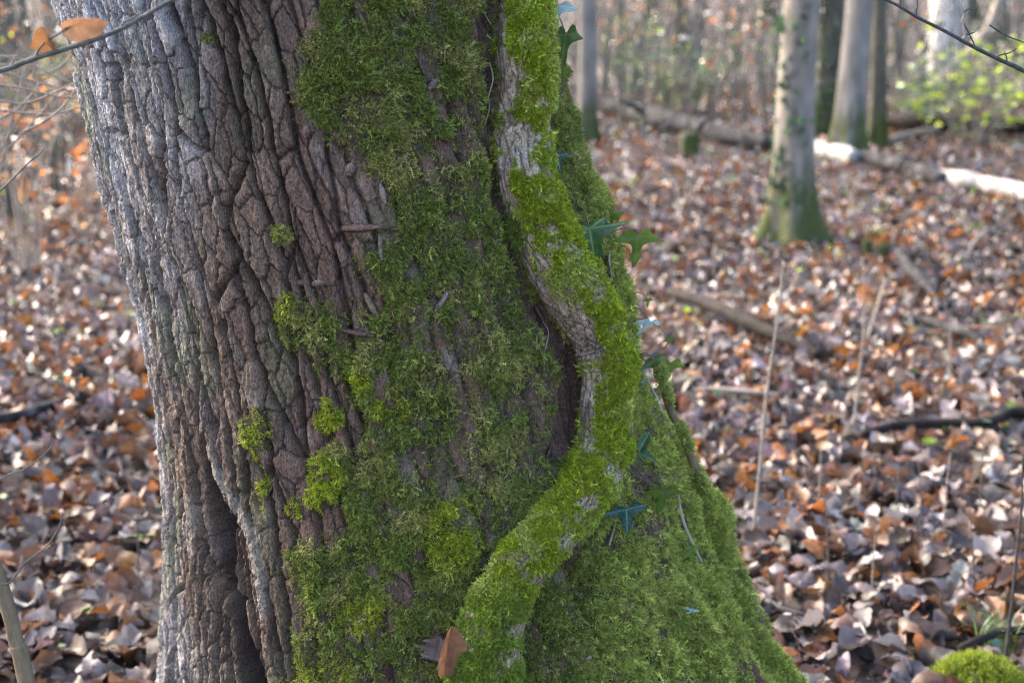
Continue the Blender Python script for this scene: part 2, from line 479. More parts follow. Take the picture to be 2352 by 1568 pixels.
crk = np.exp(-(np.maximum(d2, 0) / (.0012 + .0026 * wv ** 2)) ** 2)
h -= crk * (.0065 + .007 * wv) * (.6 + .4 * nx2) * (.55 + .45 * _hash(np.floor(id2 * 97), np.floor(id2 * 13), 3))
h += (id2 - .5) * .0065 + (id1 - .5) * .008
h -= np.exp(-(d3 / .0011) ** 2) * .0030 * sstep(-.1, .3, fbm(S * 20, T * 9, 3, 38))
h += (id3 - .5) * .0018
h += .0020 * fbm(S * 120, T * 34, 4, 39, .65) + .0022 * fbm(S * 300, T * 120, 2, 40) + .004 * np.abs(fbm(S * 60, T * 30, 3, 41))
# thin layers that break away in flakes
lay = 3.4 * fbm(S * 26, T * 11, 5, 42, .58) + 20
fr = lay - np.floor(lay)
h += (.0040 - .0022 * leftness) * (np.floor(lay) - 20 + sstep(.42, .58, fr))
# scaly, shallower bark towards the moss
right_amp = .50 + .50 * leftness
h *= right_amp
# the hollow fissure low on the left, the pale callus strip beside it
fis = [(452, 1075), (466, 1140), (488, 1205), (494, 1260), (505, 1320), (530, 1400), (548, 1470), (570, 1580)]
fx, fy = bx + 6 * fbm(bx / 18, by / 40, 3, 61), by
fd = seg_dist(fx, fy, fis, [5, 10, 18, 21, 13, 12, 15, 19])
h -= .060 * np.exp(-(fd / .95) ** 4) * front
h -= .010 * np.exp(-(fd / 2.2) ** 2) * front
strip = [(468, 1030), (482, 1080), (512, 1140), (540, 1188), (572, 1235), (590, 1320), (600, 1420)]
sdist = seg_dist(bx, by, strip, [8, 10, 11, 12, 16, 14, 8])
sk = sstep(1.35, .55, sdist + .5 * fbm(bx / 12, by / 16, 3, 65)) * front
h = h * (1 - .75 * sk) + sk * (.003 * np.sqrt(np.clip(1 - sdist ** 2, 0, 1)) + .0003 * np.sin(by * .62 + 5 * fbm(bx / 14, by / 18, 2, 63)) + .003 * fbm(bx / 9, by / 14, 3, 64))
h -= .016 * np.exp(-((seg_dist(bx, by, [(452, 1010), (470, 1100), (500, 1170), (545, 1240)]) - 0) / 7) ** 2) * front
for (x, y, rx, ry, ro, dp) in [(262, 152, 12, 7, 20, .03), (275, 172, 7, 24, -12, .018), (508, 752, 9, 16, -10, .022), (482, 985, 16, 30, -10, .012), (375, 690, 7, 60, -14, .012), (355, 800, 6, 45, -8, .014), (520, 60, 16, 50, -25, .012)]:
    h -= dp * np.exp(-ell(bx, by, x, y, rx, ry, ro) ** 4) * front
# moss cushions bury the bark
lump = fbm(S * 16, T * 13, 4, 70)
lump2 = fbm(S * 55, T * 45, 3, 71)
h = h * (1 - .55 * moss) + moss * (.006 + .011 * lump + .007 * lump2)
# large swellings, and folds running down the right flank
h += .018 * fbm(S * 2.6, T * 1.2, 3, 72) + .006 * fbm(S * 7, T * 4, 3, 73)
flank = sstep(1480, 1640, bx) * sstep(700, 1200, by) * front
h += flank * (.012 * np.sin(PH * 23 + 6 * fbm(S * 5, T * 2.5, 3, 74)) + .032 * fbm(S * 15, T * 8, 4, 75))
groove = seg_dist(bx, by, [(1330, 560), (1440, 740), (1468, 900), (1455, 1080), (1405, 1230), (1330, 1360)])
h -= .030 * np.exp(-(groove / 34) ** 2) * front
h -= .022 * np.exp(-(cr / .9) ** 2) * front
edge_fade = sstep(7.4, 7.0, ZZ)
G = B + N0 * (h * edge_fade)[..., None]
NG = normals(G)

# --- bark colour (weathered grey left side with painted skylight, red brown inner bark, stains)
def mixc(c, d, f): return c * (1 - f[..., None]) + np.array(d) * f[..., None]
C = np.zeros(G.shape) + np.array([.150, .106, .075])
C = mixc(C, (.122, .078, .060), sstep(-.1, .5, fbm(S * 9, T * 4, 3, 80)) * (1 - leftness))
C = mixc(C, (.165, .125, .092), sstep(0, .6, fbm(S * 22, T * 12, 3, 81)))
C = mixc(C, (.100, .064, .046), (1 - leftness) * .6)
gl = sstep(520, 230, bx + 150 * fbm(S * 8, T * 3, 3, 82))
C = mixc(C, (.35, .345, .35), gl * (.55 + .45 * sstep(-.3, .3, fbm(S * 30, T * 10, 3, 83))))  # weathered grey, made paler for the skylight on this side
C = mixc(C, (.30, .27, .23), sstep(.15, .5, fbm(S * 18, T * 9, 3, 84)) * .35)
lv = np.floor(lay + .5)
C *= (.80 + .42 * _hash(lv, lv * 3, 77))[..., None]
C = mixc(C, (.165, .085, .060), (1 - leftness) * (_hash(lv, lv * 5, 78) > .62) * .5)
C = mixc(C, (.13, .14, .075), sstep(.2, .55, fbm(S * 12, T * 5, 3, 85)) * .5)
C *= (.78 + .44 * id2)[..., None] * (.88 + .24 * id3)[..., None]
C = mixc(C, (.045, .030, .024), np.clip(np.exp(-(d1 / .003) ** 2) * .6 + crk * .55, 0, .8))     # shade of the furrows and cracks painted dark
C = mixc(C, (.31, .28, .23), sk * .55)
C = mixc(C, (.035, .028, .026), np.exp(-(fd / 1.5) ** 4) * front * .8)                # darker inside the hollow
C = mixc(C, (.055, .046, .028), moss * .85)
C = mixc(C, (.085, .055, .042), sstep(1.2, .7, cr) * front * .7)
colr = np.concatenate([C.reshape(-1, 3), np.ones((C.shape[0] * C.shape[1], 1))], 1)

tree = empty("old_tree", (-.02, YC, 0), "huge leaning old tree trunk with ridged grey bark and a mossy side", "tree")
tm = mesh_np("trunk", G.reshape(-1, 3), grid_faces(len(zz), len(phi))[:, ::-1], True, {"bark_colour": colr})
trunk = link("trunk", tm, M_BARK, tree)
tpx, tpy, _ = project(G)
fmask = (np.sin(PH) > -.05)
fpx = np.where(fmask, tpx, 1e9).ravel(); fpy = tpy.ravel(); fG = G.reshape(-1, 3); fN = NG.reshape(-1, 3)
def on_trunk(px, py, off=0.0):
    i = int(np.argmin((fpx - px) ** 2 + (fpy - py) ** 2))
    return Vector(fG[i]) + Vector(fN[i]) * off, Vector(fN[i])
# limbs above the picture
lm = MB()
def limb(p, d, r, L, depth):
    pts = [Vector(p)]; dd = Vector(d).normalized()
    for i in range(7):
        dd = (dd + Vector((random.uniform(-.16, .16), random.uniform(-.16, .16), random.uniform(-.05, .14)))).normalized()
        pts.append(pts[-1] + dd * L / 7)
    lm.tube([tuple(q) for q in pts], np.linspace(r, r * .4, 8), 7 if r > .05 else 4, 0, False)
    if depth:
        for k in range(4 if depth > 1 else 5):
            q = pts[random.randint(3, 7)]
            nd = (dd + Vector((random.uniform(-1, 1), random.uniform(-1, 1), random.uniform(-.2, .7)))).normalized()
            limb(q, nd, r * .42, L * .62, depth - 1)
for ddx, ddy, ddz in ((-.5, .1, 1), (.45, -.1, 1), (.1, .5, 1), (-.1, -.3, 1.1)):
    limb((-.92, YC, 7.2), (ddx, ddy, ddz), .2, 3.6, 3)
lm.build("crown", M_DARKT, tree)

# bark flakes caught on the moss and bark
def flake(px, py, L, w, angd, c, off=.006, th=.0035):
    p, n = on_trunk(px, py, off)
    n = Vector((n.x * .5, n.y, n.z * .5)).normalized()
    up = Vector((0, 0, 1)); right = up.cross(-n).normalized() * -1
    right = Vector((1, 0, 0)); up = n.cross(right).normalized() * -1
    if up.z < 0: up = -up
    a = math.radians(angd); ax = right * math.cos(a) + up * math.sin(a); bx_ = -right * math.sin(a) + up * math.cos(a)
    nl = 9; V = []
    for i in range(nl):
        u = i / (nl - 1); ww = w * (.25 + .75 * math.sin(math.pi * min(1, u * .8 + .14))) * random.uniform(.8, 1.15)
        for s, t in ((-1, 0), (-.3, 1), (.35, .8), (1, 0)):
            V.append(p + ax * (u - .5) * L + bx_ * s * ww * .5 * random.uniform(.85, 1.1) + n * (th * (1.6 * t - .4) * random.uniform(.7, 1.2) + .004 * math.sin(u * 2.6)))
    V = np.array([[*v] for v in V]); Q = grid_faces(nl, 4)
    me = mesh_np("bark_flake", V, [Q, np.array([[0, 1, 2, 3], [nl * 4 - 1, nl * 4 - 2, nl * 4 - 3, nl * 4 - 4]])], True,
                 {"bark_colour": np.tile(np.array([*c, 1.0]), (len(V), 1))})
    return link("bark_flake", me, M_BARK, tree)
mm = 1 / 1500
for (x, y, L, w, an, c) in [(830, 521, 88, 22, 3, (.17, .10, .075)), (1003, 692, 56, 14, 58, (.24, .19, .18)), (858, 698, 66, 17, -62, (.22, .16, .11)), (828, 761, 76, 14, -10, (.11, .065, .055)),
                            (988, 206, 36, 22, 60, (.16, .11, .105)), (880, 445, 46, 16, -75, (.24, .19, .16)), (812, 385, 30, 26, 70, (.20, .15, .13)), (745, 385, 40, 18, -80, (.18, .13, .11)),
                            (832, 62, 60, 14, -65, (.19, .13, .10)), (706, 300, 26, 24, 80, (.17, .11, .09)), (1232, 720, 40, 12, -65, (.11, .075, .06)), (1262, 1035, 30, 9, 70, (.22, .15, .11)),
                            (886, 565, 60, 10, -85, (.20, .16, .12)), (968, 150, 40, 12, -72, (.10, .065, .055)), (905, 715, 18, 6, -70, (.3, .17, .08)), (1350, 1500, 20, 6, 30, (.35, .3, .25))]:
    flake(x, y, L * mm, w * mm, an, c)
# two little bracket fungi and a tan puffball in the bark
def blob(name, px, py, sx, sy, sz, c, off, rim=None):
    p, n = on_trunk(px, py, off)
    nu, nv = 10, 18
    u = np.linspace(.05, math.pi - .05, nu); v = np.linspace(0, 2 * math.pi, nv, endpoint=False)
    U, Vv = np.meshgrid(u, v, indexing='ij')
    k = 1 + .12 * fbm(np.cos(Vv) * 1.5 + U, np.sin(Vv) * 1.5, 3, int(px))
    V = np.stack([sx * np.sin(U) * np.cos(Vv) * k, -sy * np.sin(U) * np.sin(Vv) * k, sz * np.cos(U) * k], -1).reshape(-1, 3)
    cc = np.tile(np.array([*c, 1.]), (len(V), 1))
    if rim is not None:
        ring = np.abs(U.ravel() - 1.0) < .22
        cc[ring] = (*rim, 1)
    R = Matrix.Rotation(math.radians(-25), 3, 'X')
    V = np.array([[*(R @ Vector(q) + p)] for q in V])
    caps = np.array([list(range(nv))[::-1], [(nu - 1) * nv + j for j in range(nv)]])
    me = mesh_np(name, V, [grid_faces(nu, nv), caps], True, {"bark_colour": cc})
    return link(name, me, M_BARK, tree)
blob("bracket_fungus", 733, 652, .011, .007, .0055, (.14, .108, .08), .001, (.27, .24, .20))
blob("bracket_fungus", 697, 648, .012, .006, .0055, (.12, .092, .07), .001)
blob("puffball", 371, 619, .0062, .007, .0085, (.50, .33, .17), .006)

# ------------------------------------------------------------------ moss sprigs (instanced)
def sprig_mesh(name, nfr, length, spread, droop, seed):
    r = random.Random(seed); V = []; Tt = []
    for f in range(nfr):
        az = r.uniform(0, 6.283); el = r.uniform(.15, spread)
        d0 = Vector((math.cos(az) * math.sin(el), math.sin(az) * math.sin(el), math.cos(el)))
        L = length * r.uniform(.55, 1.15); base = Vector((r.uniform(-1, 1), r.uniform(-1, 1), 0)) * length * .35
        side = d0.cross(Vector((r.uniform(-1, 1), r.uniform(-1, 1), r.uniform(-.3, .3)))).normalized()
        outw = side.cross(d0).normalized()
        nseg = 4; w = length * .055
        pts = []
        p = Vector(base); d = Vector(d0)
        for i in range(nseg + 1):
            pts.append((Vector(p), Vector(d)))
            d = (d + outw * droop * r.uniform(.1, .5)).normalized(); p = p + d * L / nseg
        k0 = len(V)
        for i, (q, dd) in enumerate(pts):
            ww = w * (1 - .75 * i / nseg)
            V += [q - side * ww, q + side * ww]
        for i in range(nseg):
            a = k0 + 2 * i
            Tt += [(a, a + 1, a + 3), (a, a + 3, a + 2)]
        for i in range(1, nseg + 1):      # tiny leaflets along the stem
            q, dd = pts[i]
            for s in (-1, 1):
                ll = length * .30 * r.uniform(.7, 1.3) * (1.1 - .5 * i / nseg)
                tip = q + (side * s * .8 + dd * .7 + outw * r.uniform(-.4, .4)).normalized() * ll
                k = len(V); V += [q - dd * length * .05, q + dd * length * .07, tip]
                Tt.append((k, k + 1, k + 2))
    me = mesh_np(name, np.array([[*v] for v in V]), np.array(Tt), False)
    me.materials.append(M_MOSS)
    return me
def sprig_collection(name, specs):
    c = bpy.data.collections.new(name)
    for i, s in enumerate(specs):
        c.objects.link(bpy.data.objects.new(name + "_sprig", sprig_mesh(name + "_sprig", *s, seed=i + 31)))
    return c
COL_FEATHER = sprig_collection("feather_moss", [(6, .0140, 1.15, .7), (5, .0160, 1.0, .9), (7, .0125, 1.25, .6), (5, .0170, 1.2, .8), (6, .0135, .9, .5)])
COL_SHORT = sprig_collection("short_moss", [(8, .0090, 1.0, .5), (7, .0105, 1.1, .6), (8, .0080, .9, .4), (6, .0125, 1.15, .7)])
COL_LONG = sprig_collection("long_moss", [(7, .019, 1.2, .9), (6, .022, 1.1, 1.0), (7, .017, 1.3, .8), (8, .020, 1.2, .8)])
def euler_from_dir(D, spin):
    D = D / np.linalg.norm(D, axis=1, keepdims=True)
    b = np.arccos(np.clip(D[:, 2], -1, 1)); c = np.arctan2(D[:, 1], D[:, 0])
    cb, sb, cc, sc, cs, ss = np.cos(b), np.sin(b), np.cos(c), np.sin(c), np.cos(spin), np.sin(spin)
    R00 = cc * cb * cs - sc * ss; R10 = sc * cb * cs + cc * ss; R20 = -sb * cs; R21 = sb * ss; R22 = cb
    return np.stack([np.arctan2(R21, R22), np.arcsin(np.clip(-R20, -1, 1)), np.arctan2(R10, R00)], 1)
def scatter(name, P, Dr, scale, tint, coll, parent):
    n = len(P)
    t4 = np.concatenate([tint, np.ones((n, 1))], 1)
    me = bpy.data.meshes.new(name)
    me.vertices.add(n); me.vertices.foreach_set("co", np.asarray(P, np.float32).ravel())
    for k, ty, prop, arr in (("rot", 'FLOAT_VECTOR', "vector", euler_from_dir(Dr, rng.uniform(0, 6.283, n))), ("size", 'FLOAT', "value", scale), ("tint", 'FLOAT_COLOR', "color", t4)):
        me.attributes.new(k, ty, 'POINT').data.foreach_set(prop, np.asarray(arr, np.float32).ravel())
    me.update()
    o = link(name, me, None, parent)
    kind(o, "stuff")
    g = bpy.data.node_groups.new(name + "_nodes", 'GeometryNodeTree')
    g.interface.new_socket("Geometry", in_out='INPUT', socket_type='NodeSocketGeometry')
    g.interface.new_socket("Geometry", in_out='OUTPUT', socket_type='NodeSocketGeometry')
    gi = g.nodes.new("NodeGroupInput"); go = g.nodes.new("NodeGroupOutput")
    ip = g.nodes.new("GeometryNodeInstanceOnPoints"); ci = g.nodes.new("GeometryNodeCollectionInfo")
    ci.inputs[0].default_value = coll; ci.inputs["Separate Children"].default_value = True; ci.inputs["Reset Children"].default_value = True
    nr = g.nodes.new("GeometryNodeInputNamedAttribute"); nr.data_type = 'FLOAT_VECTOR'; nr.inputs[0].default_value = "rot"
    nsz = g.nodes.new("GeometryNodeInputNamedAttribute"); nsz.data_type = 'FLOAT'; nsz.inputs[0].default_value = "size"
    g.links.new(gi.outputs[0], ip.inputs["Points"]); g.links.new(ci.outputs[0], ip.inputs["Instance"])
    ip.inputs["Pick Instance"].default_value = True
    g.links.new(nr.outputs[0], ip.inputs["Rotation"]); g.links.new(nsz.outputs[0], ip.inputs["Scale"])
    g.links.new(ip.outputs[0], go.inputs[0])
    md = o.modifiers.new("sprigs", 'NODES'); md.node_group = g
    return o
def sample_grid(G_, N_, wgt, n):
    """random points on a vertex grid, by weight times cell area"""
    du = np.linalg.norm(G_[:-1, 1:] - G_[:-1, :-1], axis=-1); dv = np.linalg.norm(G_[1:, :-1] - G_[:-1, :-1], axis=-1)
    w = (wgt[:-1, :-1] * du * dv).ravel(); cs = np.cumsum(w)
    i = np.searchsorted(cs, rng.uniform(0, cs[-1], n)); r, c = np.divmod(i, G_.shape[1] - 1)
    fu, fv = rng.uniform(0, 1, (n, 1)), rng.uniform(0, 1, (n, 1))
    P = G_[r, c] + (G_[r, c + 1] - G_[r, c]) * fu + (G_[r + 1, c] - G_[r, c]) * fv
    return P, N_[r, c], r, c
# trunk moss
inwin = ((ZZ > .12) & (ZZ < 1.75) & (PH < math.pi) ).astype(float)
clump = (.40 + .60 * sstep(-.40, .15, lump)) * (.30 + .70 * sstep(-.35, .05, lump2))
wt = inwin * moss ** 1.15 * clump * np.where(PH < -.0, .6, 1.0)
PM, NM, r_, c_ = sample_grid(G, NG, wt, 105000)
mpx, mpy = tpx[r_, c_], tpy[r_, c_]
flankw = sstep(1300, 1440, mpx - .0 * mpy)
tn = fbm(mpx / 60, mpy / 60, 3, 201); tn2 = rng.uniform(-1, 1, len(PM))
dull = np.array([.155, .192, .040]); olive = np.array([.270, .262, .085]); flank_lit = np.array([.335, .372, .085]); bright = np.array([.270, .315, .022])
tint = np.tile(dull, (len(PM), 1))
def mixr(c, d, f): return c * (1 - f[:, None]) + d * f[:, None]
tint = mixr(tint, olive, np.clip(sstep(-.05, .5, tn) + .25 * tn2, 0, 1))
tint = mixr(tint, flank_lit, np.clip(flankw * (.75 + .4 * tn2), 0, 1))  # flank moss tint raised to paint in light from the open right side
yel = np.zeros(len(PM))
for (x, y, rx, ry) in [(598, 1010, 40, 70), (738, 1110, 60, 70), (682, 1166, 40, 30), (747, 963, 50, 50), (1040, 1230, 70, 90), (640, 700, 30, 50), (840, 1410, 70, 50), (815, 880, 40, 30), (740, 1550, 70, 40), (900, 940, 50, 30), (600, 1130, 20, 60)]:
    yel = np.maximum(yel, sstep(1.3, .6, ell(mpx, mpy, x, y, rx, ry)))
tint = mixr(tint, bright, yel * .75)
tint *= np.exp(rng.normal(0, .36, (len(PM), 1)))
Dm = NM * .9 + np.array([0, 0, -.40]) + rng.normal(0, .45, PM.shape)
mval = moss[r_, c_]
sz = rng.uniform(.65, 1.2, len(PM)) * (.34 + .42 * mval) * np.where((mpx < 690) & (mpy > 900), .75, 1) * (.8 + .35 * sstep(-.3, .4, fbm(mpx / 40, mpy / 40, 3, 203)))
far = flankw > .5
scatter("moss", PM[~far], Dm[~far], sz[~far], tint[~far], COL_FEATHER, tree)
Dm2 = NM * .85 + np.array([0, 0, -.60]) + rng.normal(0, .38, PM.shape)
scatter("hanging_moss", PM[far], Dm2[far], sz[far] * .85, tint[far], COL_LONG, tree)

# ------------------------------------------------------------------ the thick ivy stem
PATH = [(1188, -330, 130), (1196, -150, 130), (1200, 0, 130), (1200, 100, 130), (1206, 200, 126), (1198, 300, 130), (1206, 400, 128), (1234, 500, 130), (1274, 600, 136), (1328, 690, 138), (1372, 765, 122), (1392, 830, 112),
        (1392, 910, 114), (1387, 1000, 120), (1368, 1080, 118), (1332, 1150, 116), (1272, 1218, 110), (1210, 1285, 116), (1165, 1360, 124), (1130, 1450, 134), (1112, 1568, 150), (1100, 1700, 160), (1095, 1830, 170)]
ctr = []
for (x, y, w) in PATH:
    if y < 0:
        b0, n0 = on_trunk(1200, 5, 0); p = at(x, y, b0.y)
        n = n0; p = Vector((p.x, p.y, p.z))
    else:
        p, n = on_trunk(x, y, 0)
        p = at(x, y, p.y)
    r = w / 2 / (F / (p.y * cp - (p.z - CAM_H) * sp))
    lift = .75 + .5 * math.exp(-((y - 760) / 110) ** 2)
    q = p + Vector((n.x * .5, n.y, n.z * .3)).normalized() * r * lift
    # stay on the sight line of the centre after lifting
    q2 = at(x, y, q.y)
    ctr.append((q2.x, q2.y, q2.z, r * q.y / p.y))
ctr = spline(ctr, 430)
ctr[:, 1] = np.convolve(np.pad(ctr[:, 1], 12, mode='edge'), np.ones(25) / 25, 'valid')
NS = 104
tang = np.gradient(ctr[:, :3], axis=0); tang /= np.linalg.norm(tang, axis=1)[:, None]
vdir = np.array([0, 1, 0.0])
fn = vdir[None] - tang * (tang @ vdir)[:, None]; fn /= np.linalg.norm(fn, axis=1)[:, None]    # away from the viewer
fs = np.cross(tang, fn)
th = np.linspace(0, 2 * np.pi, NS, endpoint=False)
Ll = np.concatenate([[0], np.cumsum(np.linalg.norm(np.diff(ctr[:, :3], axis=0), axis=1))])
LG = ctr[:, None, :3] + ctr[:, None, 3:4] * 1.03 * (-np.cos(th)[None, :, None] * fn[:, None] + np.sin(th)[None, :, None] * fs[:, None])
LN = normals(LG)
if (LN[200, 0] @ np.array([0, -1, 0])) < 0: LN = -LN
lx, ly, _ = project(LG)
lnx, lny = lx + 13 * fbm(lx / 28, ly / 28, 4, 301), ly + 13 * fbm(lx / 28 + 9, ly / 28, 4, 302)
lm_ = np.ones(lx.shape)
for (x, y, rx, ry, ro) in [(1150, 60, 22, 80, 0), (1160, 190, 32, 80, 4), (1190, 320, 44, 60, -8), (1215, 385, 30, 22, 20), (1150, 440, 14, 60, 0), (1178, 560, 22, 80, -18), (1215, 650, 26, 80, -32), (1255, 600, 20, 22, 0), (1310, 735, 80, 38, 38), (1345, 790, 50, 34, 30),
                           (1348, 930, 20, 90, 2), (1452, 940, 13, 70, 3), (1350, 1152, 32, 18, 10), (1400, 1180, 14, 40, 10), (1300, 1340, 24, 70, 42), (1245, 1430, 16, 70, 24), (1360, 1260, 18, 50, 38), (1225, 1550, 22, 60, 8), (1262, 280, 10, 30, 0), (1238, 222, 12, 24, 0), (1300, 660, 14, 14, 0), (1420, 1090, 10, 40, 10)]:
    lm_ *= sstep(.75, 1.2, ell(lnx, lny, x, y, rx, ry, ro))
lm_ *= .10 + .90 * sstep(-.42, -.02, fbm(lx / 40, ly / 40, 4, 303))
# undersides away from the light stay bare
lm_ *= np.where(np.cos(th)[None] > -.35, 1, .3)
latn = np.sin(th)[None] + .45 * fbm(lx / 30, ly / 45, 3, 345)
lm_ *= np.where((ly < 1040) & (ly > 120), .06 + .94 * sstep(-.50, -.05, latn), 1)
lm_ *= np.where((ly > 1180) & (ly < 1520), .06 + .94 * sstep(.72, .40, latn), 1)
TH = np.broadcast_to(th[None], lx.shape); LL = np.broadcast_to(Ll[:, None], lx.shape)
cth, sth = np.cos(TH), np.sin(TH)
ld1, lnx1, lid = worley(TH * .042 + .003 * fbm(TH * 3, LL * 40, 3, 310), LL + .006 * fbm(TH * 4, LL * 30, 3, 311), .011, .030, 320)
lh = -.0045 * np.exp(-(ld1 / .0011) ** 1.6) + .0016 * (lid - .5) + .0045 * fbm(cth * 2 + LL * 4, sth * 2 + LL * 9, 4, 312) + .0016 * fbm(cth * 9, LL * 130, 3, 313)
knee = np.exp(-((ly - 830) / 26) ** 2)
lh += knee * (.004 + .003 * np.sin(LL * 520))
lh = lh * (1 - .5 * lm_) + lm_ * (.003 + .008 * fbm(cth * 4, LL * 30, 4, 314))
LG2 = LG + LN * lh[..., None]
LN2 = normals(LG2)
if (LN2[200, 0] @ np.array([0, -1, 0])) < 0: LN2 = -LN2
LC = np.zeros(LG.shape) + np.array([.36, .275, .195])
LC = mixc(LC, (.36, .32, .27), sstep(0, .5, fbm(cth * 3, LL * 22, 3, 315)))
LC = mixc(LC, (.17, .12, .085), sstep(.0, .5, fbm(cth * 3 + 7, LL * 26, 3, 316)) * .8)
LC *= (.7 + .6 * lid)[..., None]
LC = mixc(LC, (.06, .045, .035), np.exp(-(ld1 / .0010) ** 2) * .7)
LC = mixc(LC, (.15, .15, .05), np.clip(lm_ * .85 + .25 * sstep(-.1, .4, fbm(lx / 25, ly / 25, 3, 346)), 0, .9))
ivy = empty("ivy_vine", (float(ctr[-1, 0]), float(ctr[-1, 1]), 0), "thick winding ivy stem coated with bright moss climbing the trunk", "vine")
lme = mesh_np("stem", LG2.reshape(-1, 3), grid_faces(430, NS), True, {"bark_colour": np.concatenate([LC.reshape(-1, 3), np.ones((LC.shape[0] * NS, 1))], 1)})
link("stem", lme, M_BARK, ivy)
wl = lm_ ** .8 * (np.cos(TH) > -.5) * (ly > -120) * (ly < 1640)
wl = wl * (.15 + .85 * sstep(-.35, .25, fbm(lx / 16, ly / 16, 3, 340)))
PL, NL, r_, c_ = sample_grid(LG2, LN2, wl, 27000)
vx, vy = lx[r_, c_], ly[r_, c_]
v1 = rng.uniform(-1, 1, len(PL)); v2 = fbm(vx / 45, vy / 45, 3, 330)
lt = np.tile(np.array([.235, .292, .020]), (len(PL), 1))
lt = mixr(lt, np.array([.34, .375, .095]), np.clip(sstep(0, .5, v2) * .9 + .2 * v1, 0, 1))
lt = mixr(lt, np.array([.38, .42, .11]), sstep(1235, 1275, vx) * sstep(480, 150, vy) * .8)  # light from the right painted on the upper stem's right edge
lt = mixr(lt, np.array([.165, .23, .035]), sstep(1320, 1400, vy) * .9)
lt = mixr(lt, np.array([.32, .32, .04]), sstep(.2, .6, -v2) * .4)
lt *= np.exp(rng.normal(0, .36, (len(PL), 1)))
Dl = NL + np.array([0, 0, -.12]) + rng.normal(0, .32, PL.shape)
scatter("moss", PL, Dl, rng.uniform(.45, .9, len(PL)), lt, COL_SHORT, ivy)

# ------------------------------------------------------------------ ivy leaves
def ivy_leaf_mesh(seed, narrow=1.0, five=True):
    r = random.Random(seed)
    o = [(0, .02), (.10, .13), (.26, .20), (.40, .22), (.44, .10), (.50, .03), (.70, .02), (.92, -.02), (.66, -.14), (.44, -.22), (.26, -.30), (.21, -.43), (.235, -.59), (.16, -.82), (.07, -.98), (0, -1.08)]
    if not five:
        o = [(0, .03), (.12, .15), (.26, .22), (.40, .19), (.53, .06), (.70, -.06), (.90, -.20), (.66, -.20), (.44, -.22), (.26, -.26), (.175, -.35), (.16, -.48), (.20, -.64), (.15, -.82), (.07, -1.0), (0, -1.12)]
    o = [(x * narrow * r.uniform(.93, 1.07), y * r.uniform(.96, 1.04)) for x, y in o]
    full = o + [(-x * r.uniform(.92, 1.08), y) for x, y in o[1:-1]][::-1]
    P = spline(full + [full[0]], 73)[:-1]
    c = np.array([0, -.12]); rings = 9; V = [[c[0], c[1]]]; n = len(P)
    for k in range(1, rings + 1):
        V += (c + (P - c) * k / rings).tolist()
    V = np.array(V)
    axes = [(0, -1.08), (.9 * narrow, -.03), (-.9 * narrow, -.03)] + ([(.38 * narrow, .2), (-.38 * narrow, .2)] if five else [])
    dv = np.full(len(V), 9.)
    for ax in axes:
        dv = np.minimum(dv, seg_dist(V[:, 0], V[:, 1], [(0, 0), ax]))
    vein = np.exp(-(dv / .022) ** 2)
    for ax in axes[:3]:
        A = np.array(ax); t = A / np.linalg.norm(A); s = np.array([-t[1], t[0]])
        for f in (.3, .5, .7):
            q = A * f
            for sg in (-1, 1):
                e = q + (t * .5 + s * sg * .6) * .22
                vein = np.maximum(vein, .6 * np.exp(-(seg_dist(V[:, 0], V[:, 1], [tuple(q), tuple(e)]) / .013) ** 2))
    z = .16 * np.minimum(dv, .3) - .10 * V[:, 0] ** 2 - .14 * (V[:, 1] + .1) ** 2 + .02 * fbm(V[:, 0] * 4, V[:, 1] * 4, 2, seed)
    j = np.arange(n); j2 = (j + 1) % n
    Tt = np.stack([np.zeros(n, int), 1 + j, 1 + j2], 1)
    Q = np.vstack([np.stack([1 + k * n + j, 1 + (k + 1) * n + j, 1 + (k + 1) * n + j2, 1 + k * n + j2], 1) for k in range(rings - 1)])
    return np.column_stack([V, z]), [Q, Tt], vein
def ivy_leaf(parent, px, py, size, rot, base, veinc, tilt=(0, 0), off=.02, seed=1, five=True, narrow=1.0, Y=None, petiole=None):
    """px,py is the leaf centre in the picture, size its length in picture pixels"""
    if Y is None:
        p, n = on_trunk(px, py, 0); Y = p.y - off - .028
    p = at(px, py, Y)
    dep = p.y * cp - (p.z - CAM_H) * sp
    L = size / F * dep / 1.28
    V, Fc, vein = ivy_leaf_mesh(seed, narrow, five)
    V = V.copy(); V[:, 1] += .42
    R = Matrix.Rotation(math.radians(rot), 3, 'Y') @ Matrix.Rotation(math.radians(tilt[0]), 3, 'X') @ Matrix.Rotation(math.radians(tilt[1]), 3, 'Z') @ Matrix.Rotation(math.radians(90), 3, 'X')
    V3 = np.array([[*(R @ Vector(v) * L + p)] for v in V])
    c0, c1 = np.array(base), np.array(veinc)
    cc = c0[None] * (1 - vein[:, None]) + c1[None] * vein[:, None]
    cc *= (.85 + .3 * vnoise(V[:, 0] * 5, V[:, 1] * 5, seed))[:, None]
    me = mesh_np("leaf", V3, Fc, True, {"tint": np.column_stack([cc, np.ones(len(cc))])})
    o = link("leaf", me, M_GREEN, parent)
    bpt = R @ Vector((0, .44, 0)) * L + p
    if petiole:
        e, _ = on_trunk(petiole[0], petiole[1], 0)
    else:
        e, _ = on_trunk(px - 25, py - size * .75, -.005)
    m1 = (bpt + e) / 2 + Vector((0, -.012, .012))
    mb = MB(); mb.tube(spline([tuple(bpt), tuple(m1), tuple(e)], 12), .0011, 5)
    mb.build("petiole", M_STEMB, o)
    return o
DG, VG = (.028, .075, .022), (.15, .24, .10)
BL, VB = (.24, .36, .39), (.42, .54, .54)
OL, VO = (.060, .105, .016), (.09, .14, .03)
DB, VDB = (.03, .085, .078), (.17, .28, .23)
